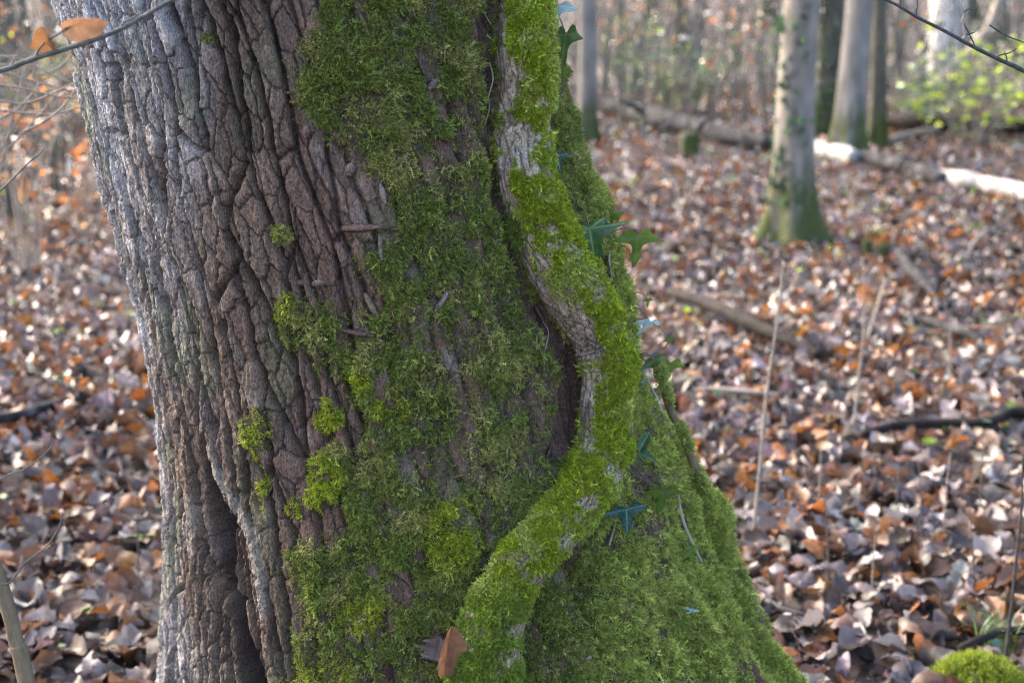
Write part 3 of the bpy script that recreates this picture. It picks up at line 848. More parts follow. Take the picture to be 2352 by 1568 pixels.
IV = [(1276, 38, 78, -14, BL, VB, (25, 25), .05, 0, 1.0), (1296, 118, 118, -4, (.03, .075, .012), VO, (10, 48), .05, 0, .8), (1273, 168, 62, 8, OL, VO, (0, 50), .035, 0, .7),
      (1283, 372, 44, 12, DB, VDB, (10, 10), .02, 0, 1.1), (1360, 560, 112, 10, DG, VG, (0, 0), .095, 1, 1.1), (1462, 572, 94, -4, OL, VO, (8, 14), .06, 0, .95), (1404, 488, 52, 200, (.075, .15, .02), VO, (20, 30), .025, 0, .9),
      (1452, 600, 40, 10, DB, VDB, (10, 60), .03, 0, .8), (1481, 752, 66, -30, BL, VB, (30, 35), .03, 0, .8), (1531, 792, 60, -32, OL, VO, (5, 62), .05, 0, .8), (1534, 856, 74, -10, OL, VO, (10, 28), .05, 0, .9),
      (1506, 846, 62, 14, (.045, .075, .012), VO, (5, 30), .035, 0, 1.0), (1486, 852, 38, -26, BL, VB, (30, 50), .02, 0, .7), (1476, 1020, 66, 150, DG, VG, (15, 20), .02, 1, 1.0), (1466, 1062, 60, 10, (.03, .07, .015), VO, (0, 62), .02, 0, .7),
      (1440, 1192, 84, 6, DB, VDB, (14, 12), .03, 0, 1.05), (1520, 1148, 78, -8, OL, VO, (8, 20), .035, 0, 1.05), (1441, 1122, 54, 6, OL, VO, (0, 66), .02, 0, .6), (1590, 1278, 52, 20, (.075, .13, .02), VO, (10, 30), .02, 0, .9),
      (1586, 1404, 34, -40, BL, VB, (30, 30), .02, 0, 1.0), (1567, 1438, 44, 10, OL, VO, (10, 40), .02, 0, .8), (1488, 695, 24, 0, OL, VO, (0, 20), .02, 0, .9), (1478, 880, 30, 0, BL, VB, (20, 60), .02, 0, .7)]
for i, (x, y, s, rot, c0, c1, tl, off, five, nar) in enumerate(IV):
    ivy_leaf(ivy, x, y, s, -rot, c0, c1, tl, off, i + 5, bool(five), nar, petiole=(1400, 535) if i == 5 else None)
# thin runners and rootlets of the ivy
def runner(pts, rad, mat, parent, name="runner", off=.008, ns=5, n=40, r2=None):
    P = [tuple(on_trunk(x, y, off)[0]) for x, y in pts]
    mb = MB(); mb.tube(spline(P, n), np.linspace(rad, r2 or rad, n), ns, 0, True, .15, 30)
    return mb.build(name, mat, parent)
for pts, r in (([(1398, 520), (1402, 545), (1390, 590), (1400, 640)], .002), ([(1500, 860), (1512, 930), (1530, 1010), (1545, 1100), (1560, 1190), (1600, 1290)], .0032), ([(1595, 1115), (1612, 1145), (1625, 1175)], .0026),
               ([(1410, 1130), (1405, 1200), (1395, 1260)], .002), ([(1120, 230), (1135, 180), (1128, 140)], .0014), ([(1110, 290), (1128, 255), (1130, 235)], .0012), ([(1240, 740), (1250, 770), (1246, 800)], .001), ([(1132, 60), (1118, 40), (1112, 20)], .001)):
    runner(pts, r, M_PALE, ivy)

# the second, thin mossy stem standing off the root flare
tp = [(1513, 838), (1520, 880), (1542, 945), (1572, 1010), (1600, 1080), (1630, 1150), (1662, 1215), (1690, 1290), (1712, 1350), (1760, 1440)]
tw = [18, 20, 22, 24, 24, 24, 25, 26, 26, 28]
tpts = []
for (x, y), w in zip(tp, tw):
    p = at(x, y, 2.40 + (y - 840) * .0001)
    tpts.append((*p, w / 2 / F * 2.4))
tc4 = spline(tpts, 120)
thin_ivy = empty("climbing_ivy", (tc4[-1][0], tc4[-1][1], tc4[-1][2]), "thin ivy stem with moss tufts standing off the mossy root flare", "vine")
mb = MB(); mb.tube(tc4[:, :3], tc4[:, 3] * .82, 12, 0, True, .12, 40); mb.build("stem", M_STEMB, thin_ivy)
i = rng.choice(120, 900, p=(lambda q: q / q.sum())(.05 + sstep(-.2, .3, fbm(np.linspace(0, 12, 120), 0 * np.arange(120.), 3, 77)) * np.linspace(.6, 1.4, 120)))
aa = rng.normal(.3, 1.0, 900)
dirs = np.stack([np.cos(aa), -np.abs(np.sin(aa)) * .7 - .2, .3 * np.sin(aa)], 1)
dirs /= np.linalg.norm(dirs, axis=1)[:, None]
scatter("moss", tc4[i, :3] + dirs * tc4[i, 3:4] * .8 + rng.normal(0, .002, (900, 3)), dirs + rng.normal(0, .3, (900, 3)), rng.uniform(.6, 1.0, 900), np.tile(np.array([.30, .34, .09]), (900, 1)) * np.exp(rng.normal(0, .3, (900, 1))), COL_SHORT, thin_ivy)

# ------------------------------------------------------------------ dead leaves
def leaf_template(seed, nl=7, nw=4, lobes=0, curl=1.0):
    """unit-length dead leaf lying in XY, curled in Z"""
    r = random.Random(seed)
    u = np.linspace(0, 1, nl); v = np.linspace(-1, 1, nw + (nw + 1) % 2)
    U, Vv = np.meshgrid(u, v, indexing='ij')
    w = .30 * np.sin(np.pi * np.clip(U * .92 + .06, 0, 1)) ** r.uniform(.6, 1.0) * (1 - .25 * U)
    if lobes: w = w * (1 + .32 * np.sin(U * np.pi * 2 * lobes))
    rag = .22 * (vnoise(U * 9 + seed, np.sign(Vv) * 3.7, seed) - .5) * np.abs(Vv)
    X = U - .5; Y = Vv * w * r.uniform(.8, 1.35) * (1 + rag)
    cup = r.uniform(-1.2, 1.8) * curl; bend = r.uniform(-.7, .9) * curl; tw = r.uniform(-1.6, 1.6) * curl
    Z = cup * Y ** 2 * 2.2 + bend * (X ** 2 - .08) + tw * X * Y + .05 * curl * np.sin(U * 17 + seed) * Vv + .16 * curl * np.abs(Y) + .05 * curl * (vnoise(U * 5, Vv * 2, seed + 7) - .5)
    X = X * (1 - .12 * abs(bend))
    return np.stack([X, Y, Z], -1).reshape(-1, 3), grid_faces(nl, len(v), False)
PAL = [("dull mauve brown", (.090, .071, .070), .29), ("chestnut brown", (.092, .048, .029), .28), ("orange brown", (.185, .073, .020), .16), ("pale pinkish tan", (.185, .157, .148), .15), ("dark umber", (.028, .021, .019), .12), ("silvery grey", (.18, .17, .175), .04)]
PW = np.array([p[2] for p in PAL]); PW /= PW.sum()
TPL = [leaf_template(s, 9, 5, 4 if s % 4 == 0 else 0) for s in range(12)]
TPM = [leaf_template(s + 20, 6, 3, 0, 1.1) for s in range(12)]
TPF = [leaf_template(s + 50, 3, 3, 0, 1.2) for s in range(6)]
def in_trunk(x, y, m=0.0):
    cx_, aa_, bb_ = section(np.full_like(x, .03))
    return ((x - cx_) / (aa_ + m)) ** 2 + ((y - YC) / (bb_ + m)) ** 2 < 1
def litter_points(y0, y1, dens, marg=.9):
    A = (y1 - y0) * (.46 * y1 + marg) * 2
    n = int(A * dens)
    y = rng.uniform(y0, y1, n); x = rng.uniform(-1, 1, n) * (.46 * y1 + marg)
    k = (np.abs(x) < .46 * y + marg) & ~in_trunk(x, y)
    return x[k], y[k]
def leaf_xf(n, tilt):
    yaw = rng.uniform(0, 6.283, n); a = rng.normal(0, tilt, n); b = rng.normal(0, tilt, n)
    cy_, sy_ = np.cos(yaw), np.sin(yaw)
    Rz = np.zeros((n, 3, 3)); Rz[:, 0, 0] = cy_; Rz[:, 0, 1] = -sy_; Rz[:, 1, 0] = sy_; Rz[:, 1, 1] = cy_; Rz[:, 2, 2] = 1
    Rx = np.zeros((n, 3, 3)); Rx[:, 0, 0] = 1; Rx[:, 1, 1] = np.cos(a); Rx[:, 1, 2] = -np.sin(a); Rx[:, 2, 1] = np.sin(a); Rx[:, 2, 2] = np.cos(a)
    Ry = np.zeros((n, 3, 3)); Ry[:, 1, 1] = 1; Ry[:, 0, 0] = np.cos(b); Ry[:, 0, 2] = np.sin(b); Ry[:, 2, 0] = -np.sin(b); Ry[:, 2, 2] = np.cos(b)
    return Rx @ Ry @ Rz, yaw, a, b
def tints(n):
    ci = rng.choice(len(PAL), n, p=PW)
    return ci, np.array([p[1] for p in PAL])[ci] * np.exp(rng.normal(0, .22, (n, 1))) * np.exp(rng.normal(0, .06, (n, 3)))
LV, LF, LT = [], [], []; lcount = 0
def add_litter(x, y, z, tpls, size, tilt, tint):
    global lcount
    n = len(x); R, *_ = leaf_xf(n, tilt); which = rng.integers(0, len(tpls), n)
    for k, (V, Q) in enumerate(tpls):
        s = np.where(which == k)[0]
        if not len(s): continue
        P = np.einsum('nij,vj->nvi', R[s], V) * size[s][:, None, None]
        P[:, :, 2] -= np.minimum(P[:, :, 2].min(1), -0.0)[:, None] * .55
        P += np.stack([x[s], y[s], z[s]], 1)[:, None]
        f = Q[None] + (np.arange(len(s)) * len(V))[:, None, None] + lcount
        LV.append(P.reshape(-1, 3)); LF.append(f.reshape(-1, 4)); LT.append(np.repeat(tint[s], len(V), 0)); lcount += len(s) * len(V)
hero = []
for (y0, y1, dens, tp_, tl) in ((1.5, 4.2, 520, TPL, .50), (4.2, 6.5, 480, TPM, .5), (6.5, 12, 260, TPM, .55), (12, 27, 95, TPF, .55)):
    x, y = litter_points(y0, y1, dens)
    n = len(x)
    z = terrain(x, y) + rng.uniform(0, .035, n) + .004
    size = (.035 + .085 * rng.beta(2.2, 2.0, n)) * (1 if y1 < 13 else 1.35)
    ci, tt = tints(n); tt = tt * (.75 + .5 * vnoise(x * 1.3, y * 1.3, 95))[:, None]
    if y1 == 4.2:
        gx, gy, _ = project(np.stack([x, y, z], 1))
        vis = (gx > 5) & (gx < W - 5) & (gy < H - 5)
        lim_l = np.interp(gy, [p[1] for p in LEFT], [p[0] for p in LEFT]) - 25; lim_r = np.interp(gy, [p[1] for p in RIGHT], [p[0] for p in RIGHT]) + 25
        vis &= (gx < lim_l) | (gx > lim_r)
        cand = np.where(vis)[0]; cand = cand[np.argsort(y[cand])]
        pick = cand[:900][::3][:280]
        hero = [(x[i], y[i], z[i] + .018, size[i] * 1.12, ci[i], gx[i]) for i in pick]
        keep = np.ones(n, bool); keep[pick] = False
        x, y, z, size, tt = x[keep], y[keep], z[keep], size[keep], tt[keep]
    add_litter(x, y, z, tp_, size, tl, tt)
lt4 = np.concatenate(LT); lt4 = np.column_stack([lt4, np.ones(len(lt4))])
lit = link("leaf_litter", mesh_np("leaf_litter", np.vstack(LV), np.vstack(LF), True, {"tint": lt4}), M_LEAF)
kind(lit, "stuff"); lit["label"] = "deep carpet of brown fallen leaves covering the wood floor"; lit["category"] = "leaf litter"
# the nearest fallen leaves, one by one
LM = {}
def leaf_mesh(t, c):
    if (t, c) not in LM:
        V, Q = TPL[t]
        LM[(t, c)] = mesh_np("fallen_leaf", V, Q, True, {"tint": np.tile(np.array([*PAL[c][1], 1.]), (len(V), 1))})
        LM[(t, c)].materials.append(M_LEAF)
    return LM[(t, c)]
for k, (x, y, z, s, c, gx) in enumerate(hero):
    o = link("fallen_leaf", leaf_mesh(k % 12, c))
    o.location = (x, y, z + .006); o.scale = (s, s, s)
    o.rotation_euler = (random.gauss(0, .38), random.gauss(0, .38), random.uniform(0, 6.28))
    shape = "lobed" if (k % 12) % 4 == 0 else "oval"
    side = "on the litter beside the bare grey bark" if gx < 800 else "on the litter beyond the mossy root flare"
    tag(o, f"{PAL[c][0]} {shape} fallen leaf curled {side}", "leaf", f"{PAL[c][0]} {shape} fallen leaves {side}")

# the folded brown leaf caught against the thick stem, a grey one behind it
def caught(px, py, Lpx, wpx, c, label, fold, ang, seed, off=.03, turn=0):
    p, n = on_trunk(px, py, 0); p = at(px, py, p.y - off)
    V, Q = leaf_template(seed, 21, 11, 3 if fold < .5 else 0, .12)
    L = Lpx / F * p.y * 1.03
    V = V.copy(); V[:, 1] *= wpx / Lpx / .36
    V[:, 2] = np.abs(V[:, 1]) * fold + .05 * np.sin(V[:, 0] * 9) * np.abs(V[:, 1]) + .10 * (V[:, 0] ** 2) + .012 * np.sin(V[:, 0] * 40) * np.abs(V[:, 1]) * 4
    R = Matrix.Rotation(math.radians(ang), 3, 'Y') @ Matrix.Rotation(math.radians(turn), 3, 'Z') @ Matrix.Rotation(math.radians(90), 3, 'X') @ Matrix.Rotation(math.radians(90), 3, 'Z')
    V3 = np.array([[*(R @ Vector(v) * L)] for v in V])
    rib = np.exp(-(V[:, 1] / .02) ** 2)[:, None]
    cc = np.array(c)[None] * (1 - .35 * rib) * (.8 + .4 * vnoise(V[:, 0] * 9, V[:, 1] * 14, seed))[:, None]
    me = mesh_np("caught_leaf", V3, Q, True, {"tint": np.column_stack([cc, np.ones(len(V))])})
    o = link("caught_leaf", me, M_LEAF); o.location = p
    return tag(o, label, "leaf")
caught(1028, 1492, 132, 50, (.25, .115, .060), "folded chestnut leaf wedged upright against the thick mossy stem", .9, 8, 3, .06, 28)
caught(1003, 1488, 62, 40, (.11, .085, .085), "small dull grey leaf tucked behind the folded chestnut leaf", .2, 14, 8, .04, -10)

# ------------------------------------------------------------------ saplings, twigs
def pts_at(lst, Y):
    out = []
    for q in lst:
        out.append(tuple(at(q[0], q[1], q[2] if len(q) > 2 else Y)))
    return out
def dead_leaf(parent, px, py, Y, Lpx, rot, c, seed, fold=.5, yaw=0, pitch=0, name="leaf", w=1.0):
    p = at(px, py, Y)
    V, Q = leaf_template(seed, 17, 9, 0, .35)
    V = V.copy(); V[:, 1] *= w; V[:, 2] += np.abs(V[:, 1]) * fold + .018 * np.sin(V[:, 0] * 46) * np.clip(np.abs(V[:, 1]) * 5, 0, 1)
    L = Lpx / F * Y
    R = Matrix.Rotation(math.radians(-rot), 3, 'Y') @ Matrix.Rotation(math.radians(90 + pitch), 3, 'X') @ Matrix.Rotation(math.radians(yaw), 3, 'X')
    V3 = np.array([[*(R @ Vector(v) * L + p)] for v in V])
    me = mesh_np(name, V3, Q, True, {"tint": np.tile(np.array([*c, 1.]), (len(V), 1))})
    return link(name, me, M_LEAF, parent)
# beech sapling rooted left of the trunk; its branch crosses the top of the picture
YS = 1.78
base = at(95, 1800, 1.9)
sap = empty("beech_sapling", (base.x, base.y, float(terrain(base.x, base.y))), "slim beech sapling with smooth brown stem leaning beside the grey bark", "sapling")
stem = [(base.x + .05, base.y + .02, -.02), tuple(at(62, 1570, 1.9)), tuple(at(40, 1480, 1.9)), tuple(at(8, 1360, 1.9)), tuple(at(-60, 1150, 1.88)), tuple(at(-150, 800, 1.86)), tuple(at(-190, 450, 1.82)), tuple(at(-200, 150, 1.8)), tuple(at(-210, -250, 1.8))]
mb = MB(); mb.tube(spline(stem, 90), np.linspace(.0135, .005, 90), 12, 0, True, .10, 30); mb.build("stem", M_STEMB, sap)
def twig(parent, pts, w0, w1, mat, Y, n=50, ns=7, name="twig", bmp=.12):
    P = pts_at(pts, Y); mb = MB(); mb.tube(spline(P, n), np.linspace(w0, w1, n) / F * Y / 2, ns, 0, True, bmp, 60)
    return mb.build(name, mat, parent)
twig(sap, [(-200, 190), (-100, 180), (0, 163), (60, 142), (120, 122), (200, 98), (275, 68), (330, 38), (400, -2), (520, -60)], 13, 9, M_TWIG, YS)
twig(sap, [(80, 138), (92, 110), (115, 90), (145, 72), (165, 55), (178, 42)], 6, 3.5, M_TWIG, YS)
twig(sap, [(278, 66), (284, 52), (300, 45), (320, 32)], 6, 4, M_TWIG, YS)
twig(sap, [(358, 22), (360, 5), (362, -20)], 4, 2.5, M_TWIGD, YS)
twig(sap, [(25, 156), (30, 142), (38, 128)], 6, 2, M_TWIGD, YS)
twig(sap, [(-90, 1180, 1.88), (0, 1338, 1.86), (60, 1290, 1.86), (110, 1250, 1.86), (138, 1205, 1.86), (142, 1180, 1.86)], 5, 3, M_TWIG, 1.86)
twig(sap, [(-120, 1180, 1.88), (0, 1100, 1.86), (60, 1075, 1.86), (110, 1035, 1.86), (126, 1014, 1.86)], 4, 2.5, M_TWIG, 1.86)
twig(sap, [(-180, 480, 1.83), (-60, 470, 1.84), (0, 438, 1.85), (60, 380, 1.85), (100, 345, 1.85)], 6, 3, M_TWIGD, 1.85)
dead_leaf(sap, 195, 58, YS, 104, 9, (.27, .145, .080), 3, .55, 35, 0, w=1.15)
dead_leaf(sap, 118, 92, YS + .01, 72, -62, (.24, .105, .035), 5, .9, 35, 10, w=1.35)
dead_leaf(sap, 52, 432, 1.85, 74, 82, (.20, .125, .075), 9, .9, 30, 0, w=.7)
# bramble canes arching behind, upper left
br = at(-40, 900, 3.6)
cane = empty("bare_bramble", (br.x, br.y, float(terrain(br.x, br.y))), "tangle of pale arching bare canes behind the top of the grey bark", "shrub")
for pts in ([(-80, 160), (0, 166), (90, 190), (160, 208), (230, 218)], [(-60, 120), (0, 128), (60, 142), (130, 176), (200, 200), (260, 180)], [(-60, 240), (0, 232), (60, 238), (140, 206), (200, 180), (260, 160)], [(60, 300), (100, 280), (150, 240), (175, 200), (190, 150), (200, 90)],
            [(0, 150), (40, 146), (80, 128), (110, 95)], [(90, 170), (130, 160), (160, 130), (170, 90)], [(-40, 250), (40, 258), (120, 262), (220, 236), (280, 225)], [(0, 272), (40, 250), (90, 200)], [(75, 235), (72, 200), (80, 160), (78, 130)], [(-30, 190), (60, 205), (150, 224), (215, 220), (260, 205)]):
    twig(cane, pts, 6, 4, M_PALE, 3.4 + random.uniform(-.4, .4), 30, 5, "cane")
for k in range(5):
    x0, y0 = [(60, 142), (0, 232), (90, 190), (-20, 160), (140, 206)][k]
    p = at(x0, y0, 3.4); q = Vector((br.x + random.uniform(-.2, .2), br.y + random.uniform(-.2, .2), -.02))
    mb = MB(); mb.tube(spline([tuple(q), (p.x - .25 - .1 * k, p.y, .6), tuple(p)], 24), np.linspace(.004, .0028, 24), 5); mb.build("cane", M_PALE, cane)
# dark twig across the upper right corner, from a sapling standing out of the picture
rs = at(2560, 1500, 2.5)
rsap = empty("young_tree", (rs.x, rs.y, float(terrain(rs.x, rs.y))), "slender dark budded twig reaching in above the fallen logs", "sapling")
mb = MB(); mb.tube(spline([(rs.x, rs.y, -.02), (rs.x - .02, rs.y, .5), tuple(at(2520, 330, 2.5)), tuple(at(2540, -300, 2.5))], 40), np.linspace(.013, .006, 40), 10); mb.build("stem", M_TWIGD, rsap)
YR = 2.45
twig(rsap, [(2515, 330), (2430, 215), (2352, 164), (2290, 135), (2230, 105), (2170, 72), (2110, 42), (2065, 15), (2025, -6), (1990, -30)], 12, 5, M_TWIGD, YR)
twig(rsap, [(2207, 94), (2216, 82), (2214, 60), (2210, 48), (2215, 32), (2207, 12), (2212, -8)], 5, 3.5, M_PALE, YR)
for pts in ([(2106, 38), (2104, 24), (2108, 12), (2103, -8)], [(2214, 80), (2228, 78), (2240, 74)], [(2212, 30), (2222, 22), (2237, 22)], [(2214, 56), (2226, 78), (2238, 104), (2243, 118)], [(2285, 133), (2300, 126), (2318, 122), (2336, 112)], [(2313, 146), (2311, 130), (2307, 120)], [(2272, 58), (2300, 76), (2330, 90), (2370, 104)], [(2066, 14), (2068, 0), (2070, -10)]):
    twig(rsap, pts, 4.5, 2.5, M_TWIGD, YR, 20, 5)

# ------------------------------------------------------------------ trees behind
def crown_mesh(seed):
    random.seed(seed); m = MB()
    def br_(p, d, r, L, depth):
        pts = [Vector(p)]; dd = Vector(d).normalized()
        for i in range(5):
            dd = (dd + Vector((random.uniform(-.2, .2), random.uniform(-.2, .2), random.uniform(-.05, .16)))).normalized()
            pts.append(pts[-1] + dd * L / 5)
        m.tube([tuple(q) for q in pts], np.linspace(r, r * .35, 6), 5 if r > .03 else 3, 0, False)
        if depth:
            for k in range(5):
                q = pts[random.randint(2, 5)]
                nd = (dd + Vector((random.uniform(-1, 1), random.uniform(-1, 1), random.uniform(-.3, .7)))).normalized()
                br_(q, nd, r * .45, L * .6, depth - 1)
    br_((0, 0, 0), (0, 0, 1), .10, 5, 3)
    for k in range(7):
        a = k * 2.4; br_((0, 0, -1.5 + k * .45), (math.cos(a), math.sin(a), .6), .06, 3.0, 3)
    return m.mesh("crown")
CROWNS = [crown_mesh(s) for s in (3, 9)]
random.seed(21)
def bg_tree(px, py, wpx, mat, label, lean=(0, 0), flare=1.6, H_=9.0, dist=None, ivy_n=0, moss_cone=False):
    p = ground_pt(px, py) if dist is None else None
    if p is None:
        q = at(px, 400, dist); p = Vector((q.x, dist, float(terrain(q.x, dist))))
    dep = p.y * cp - (p.z - CAM_H) * sp
    r = wpx / 2 / F * dep
    e = empty("woodland_tree", p, label, "tree", "trees standing in the wood behind")
    nz = 34; zz_ = np.concatenate([np.linspace(-.1, 1.2, 16), np.linspace(1.5, H_, nz - 16)])
    cpth = np.stack([p.x + lean[0] * zz_ + .03 * np.sin(zz_ * 1.3 + px), p.y + lean[1] * zz_, p.z + zz_], 1)
    prof = r * (1 + (flare - 1) * np.exp(-np.maximum(zz_, 0) / .17) + .25 * np.exp(-np.maximum(zz_, 0) / .6)) * np.interp(zz_, [0, H_], [1, .45])
    ns_ = 28; th_ = np.linspace(0, 2 * np.pi, ns_, endpoint=False)
    k = int(px)
    lob = 1 + .26 * np.exp(-np.maximum(zz_, 0) / .35)[:, None] * np.sin(th_ * 5 + px)[None] + .07 * fbm(np.cos(th_)[None] * 1.5 + zz_[:, None] * .7, np.sin(th_)[None] * 1.5 + zz_[:, None] * .9, 3, k)
    V = cpth[:, None] + (prof[:, None] * lob)[..., None] * np.stack([np.cos(th_), np.sin(th_), 0 * th_], -1)[None]
    V = V - np.array([*p])
    me = mesh_np("trunk", V.reshape(-1, 3), grid_faces(nz, ns_)); t = link("trunk", me, mat); t.parent = e
    c = link("crown", CROWNS[k % 2], M_TWIG); c.parent = e; c.location = (lean[0] * H_, lean[1] * H_, H_ - .3); c.rotation_euler = (0, 0, px); s = max(.8, r / .14); c.scale = (s, s, s)
    if ivy_n:
        lv = np.array([[0, 0, 0], [.5, .35, .1], [0, 1, 0], [-.5, .35, .1]]); Vs = []; Fs = []; Ts = []
        for j in range(ivy_n):
            z_ = random.uniform(.2, 3.4); a = random.gauss(3.6, .75)
            rr = np.interp(z_, zz_, prof) * 1.05 + .02
            c0 = np.array([lean[0] * z_ + rr * math.cos(a), lean[1] * z_ + rr * math.sin(a), z_])
            s_ = random.uniform(.05, .085)
            Rm = np.array((Matrix.Rotation(random.uniform(0, 6.28), 3, 'Z') @ Matrix.Rotation(random.uniform(.6, 2.4), 3, 'X')))
            Vs.append(lv @ Rm.T * s_ + c0); Fs.append([4 * j, 4 * j + 1, 4 * j + 2, 4 * j + 3])
            Ts += [(np.array([.03, .06, .03]) * random.uniform(.5, 1.6)).tolist() + [1]] * 4
        iv = link("ivy_leaves", mesh_np("ivy_leaves", np.vstack(Vs), np.array(Fs), False, {"tint": np.array(Ts)}), M_GREEN); iv.parent = e; kind(iv, "stuff")
    return e
bg_tree(1826, 560, 84, M_BEECH, "grey trunk with a wide mossy foot and ivy up one side", (-.012, 0), 1.9, ivy_n=130)
bg_tree(1952, 372, 64, M_BEECH2, "pale trunk with a cone of moss at its foot beside the fallen log", (.012, 0), 1.5)
bg_tree(1892, 318, 66, M_DARKT, "dark ivy covered trunk between two paler ones", (0, 0), 1.4, ivy_n=260)
bg_tree(2006, 342, 34, M_DARKT, "thin dark trunk close beside the moss coned pale one", (-.004, 0), 1.3)
bg_tree(2162, 205, 84, M_WHITE, "whitish trunk caught by the sun behind the brambles", (0, 0), 1.3)
bg_tree(1345, 330, 42, M_BEECH2, "slim grey trunk just past the mossy edge of the old tree", (-.015, 0), 1.3, ivy_n=0)
for (x, y, w, m, lb) in [(1430, 150, 26, M_BEECH, "far thin trunk rising behind the long fallen log"), (1560, 120, 34, M_DARKT, "far dark trunk in the brush behind the log"), (1690, 140, 22, M_BEECH2, "far slim pale stem left of the mossy footed trunk"),
                         (2290, 110, 40, M_DARKT, "far dark trunk above the bramble thicket"), (2060, 130, 24, M_BEECH, "far thin trunk between white trunk and dark one"), (20, 170, 42, M_DARKT, "dark trunk in the brush past the bare canes"), (120, 120, 30, M_BEECH2, "far pale trunk seen above the orange saplings"),
                         (60, 90, 22, M_BEECH, "far thin grey trunk among the orange saplings"), (-200, 250, 60, M_BEECH, "stout grey trunk standing off past the bare canes"), (2600, 300, 80, M_BEECH2, "stout pale trunk off beyond the fallen logs"), (1490, 60, 30, M_BEECH2, "far pale trunk on the rising bank"), (1760, 60, 36, M_DARKT, "far dark trunk on the rising bank"), (2230, 40, 30, M_BEECH2, "far pale trunk high on the bank"),
                         (-420, 180, 46, M_DARKT, "dark trunk well off to the added holly side"), (-700, 120, 40, M_BEECH2, "pale trunk off past the added holly"), (-1000, 160, 50, M_BEECH, "grey trunk far off past the added holly"), (2800, 180, 50, M_DARKT, "dark trunk off past the end of the white log"), (3100, 140, 44, M_BEECH, "grey trunk far off past the white log")]:
    bg_tree(x, y, w, m, lb, (random.uniform(-.03, .03), 0), 1.3)

# ------------------------------------------------------------------ logs and sticks on the floor
def fallen(name, pts, mat, label, cat, ns=18, n=60, bmp=.12, lift=.7, group=None, freq=3, sub=None):
    """pts: (px, py, width px) of points where the wood meets the ground"""
    P = []
    for q in pts:
        g = ground_pt(q[0], q[1]); dep = g.y * cp - (g.z - CAM_H) * sp; r = q[2] / 2 / F * dep
        P.append((g.x, g.y, g.z + r * lift + (q[3] if len(q) > 3 else 0) + .055, r))
    S_ = spline(P, n); c = S_[n // 2, :3]
    mb = MB(); mb.tube(S_[:, :3] - c, S_[:, 3], ns, 0, True, bmp, freq)
    o = mb.build(name, mat); o.location = c
    tag(o, label, cat, group)
    return o
def stubs(o, spots, mat):
    for (px, py, ex, ey, w, Y) in spots:
        a0, a1 = at(px, py, Y), at(ex, ey, Y - .1)
        mb = MB(); mb.tube(spline([tuple(a0 - o.location), tuple((a0 + a1) / 2 - o.location + Vector((0, 0, .03))), tuple(a1 - o.location)], 8), np.linspace(w, w * .4, 8) / F * Y / 2, 7, 0, True, .15, 5)
        q = mb.build("branch_stub", mat); q.parent = o
l1 = fallen("fallen_log", [(1330, 258, 50), (1450, 282, 46), (1560, 312, 46), (1680, 340, 40), (1770, 356, 40)], M_LOG, "thick dark grey fallen log reaching the slim grey trunk", "log", 20, 90, .22, .7, None, 2.5)
stubs(l1, [(1480, 262, 1420, 232, 18, 16.5), (1600, 300, 1650, 262, 14, 15.3), (1540, 290, 1500, 320, 16, 15.6)], M_LOG)
l2 = fallen("fallen_log", [(1790, 352, 34), (1850, 362, 38), (1930, 380, 40), (1960, 388, 34)], M_LOG_SUNLIT, "short pale broken log between the two mossy footed trunks", "log", 18, 60, .25, .7, None, 3)
l3 = fallen("fallen_log", [(1985, 384, 32), (2050, 404, 36), (2110, 420, 36), (2165, 436, 32)], M_LOG, "dark log length joining the moss coned trunk to the pale log", "log", 18, 60, .22, .7, None, 3)
stubs(l3, [(2060, 395, 2085, 360, 10, 12.5)], M_LOG)
fallen("fallen_log", [(2160, 428, 30), (2210, 442, 42), (2260, 450, 36), (2310, 462, 42), (2370, 476, 38), (2460, 500, 44)], M_LOG_SUNLIT, "log with its sunlit white painted on past the dark log", "log", 20, 90, .24, .7, None, 3)
fallen("fallen_log", [(1990, 300, 34), (2100, 312, 36), (2220, 318, 38), (2350, 322, 40), (2480, 326, 40)], M_LOGB, "dark brown fallen log behind the moss coned trunk", "log", 18, 70, .18, 1.0, None, 2)
fallen("fallen_branch", [(2040, 338, 12), (2120, 322, 14), (2210, 312, 10)], M_PALE, "pale bare branch lying before the dark brown log", "branch", 10, 30, .1, 1.2)
fallen("fallen_branch", [(1540, 716, 26, .02), (1620, 748, 30, .03), (1700, 786, 32, .03), (1790, 822, 28, .02), (1880, 850, 18, .0)], M_LOGB, "straight dark stick lying on leaves past the ivy leaves", "branch", 12, 40, .12, .9)
fallen("fallen_branch", [(1590, 930, 10), (1640, 930, 12), (1710, 936, 13), (1790, 942, 9)], M_PALE, "pale yellowish stick lying on the leaves by the thin ivy stem", "branch", 9, 30, .15, 1.0)
fallen("fallen_branch", [(1975, 1040, 18), (2060, 1020, 24), (2150, 1014, 22), (2260, 1010, 22), (2330, 990, 30), (2420, 1000, 30)], M_LOGB, "crooked dark branch lying among bright leaves", "branch", 12, 40, .2, .9)
fallen("fallen_branch", [(2080, 762, 20), (2140, 776, 24), (2200, 794, 26), (2250, 812, 18)], M_LOG, "short lichen grey branch half sunk in leaves", "branch", 12, 30, .18, .8)
fallen("fallen_branch", [(2060, 600, 16), (2090, 650, 26), (2130, 690, 18), (2160, 740, 14)], M_LOG, "bent greyish branch with green lichen patch", "branch", 12, 30, .2, .8)
fallen("fallen_branch", [(-60, 1010, 22), (40, 1000, 26), (110, 975, 22), (180, 950, 14)], M_LOG, "grey stick among leaves beside the bare grey bark", "branch", 12, 30, .15, .9)
fallen("fallen_branch", [(1760, 1432, 16), (1800, 1452, 14), (1850, 1462, 8)], M_TWIGD, "short black twig lying against the mossy root flare", "branch", 9, 24, .15, .9)
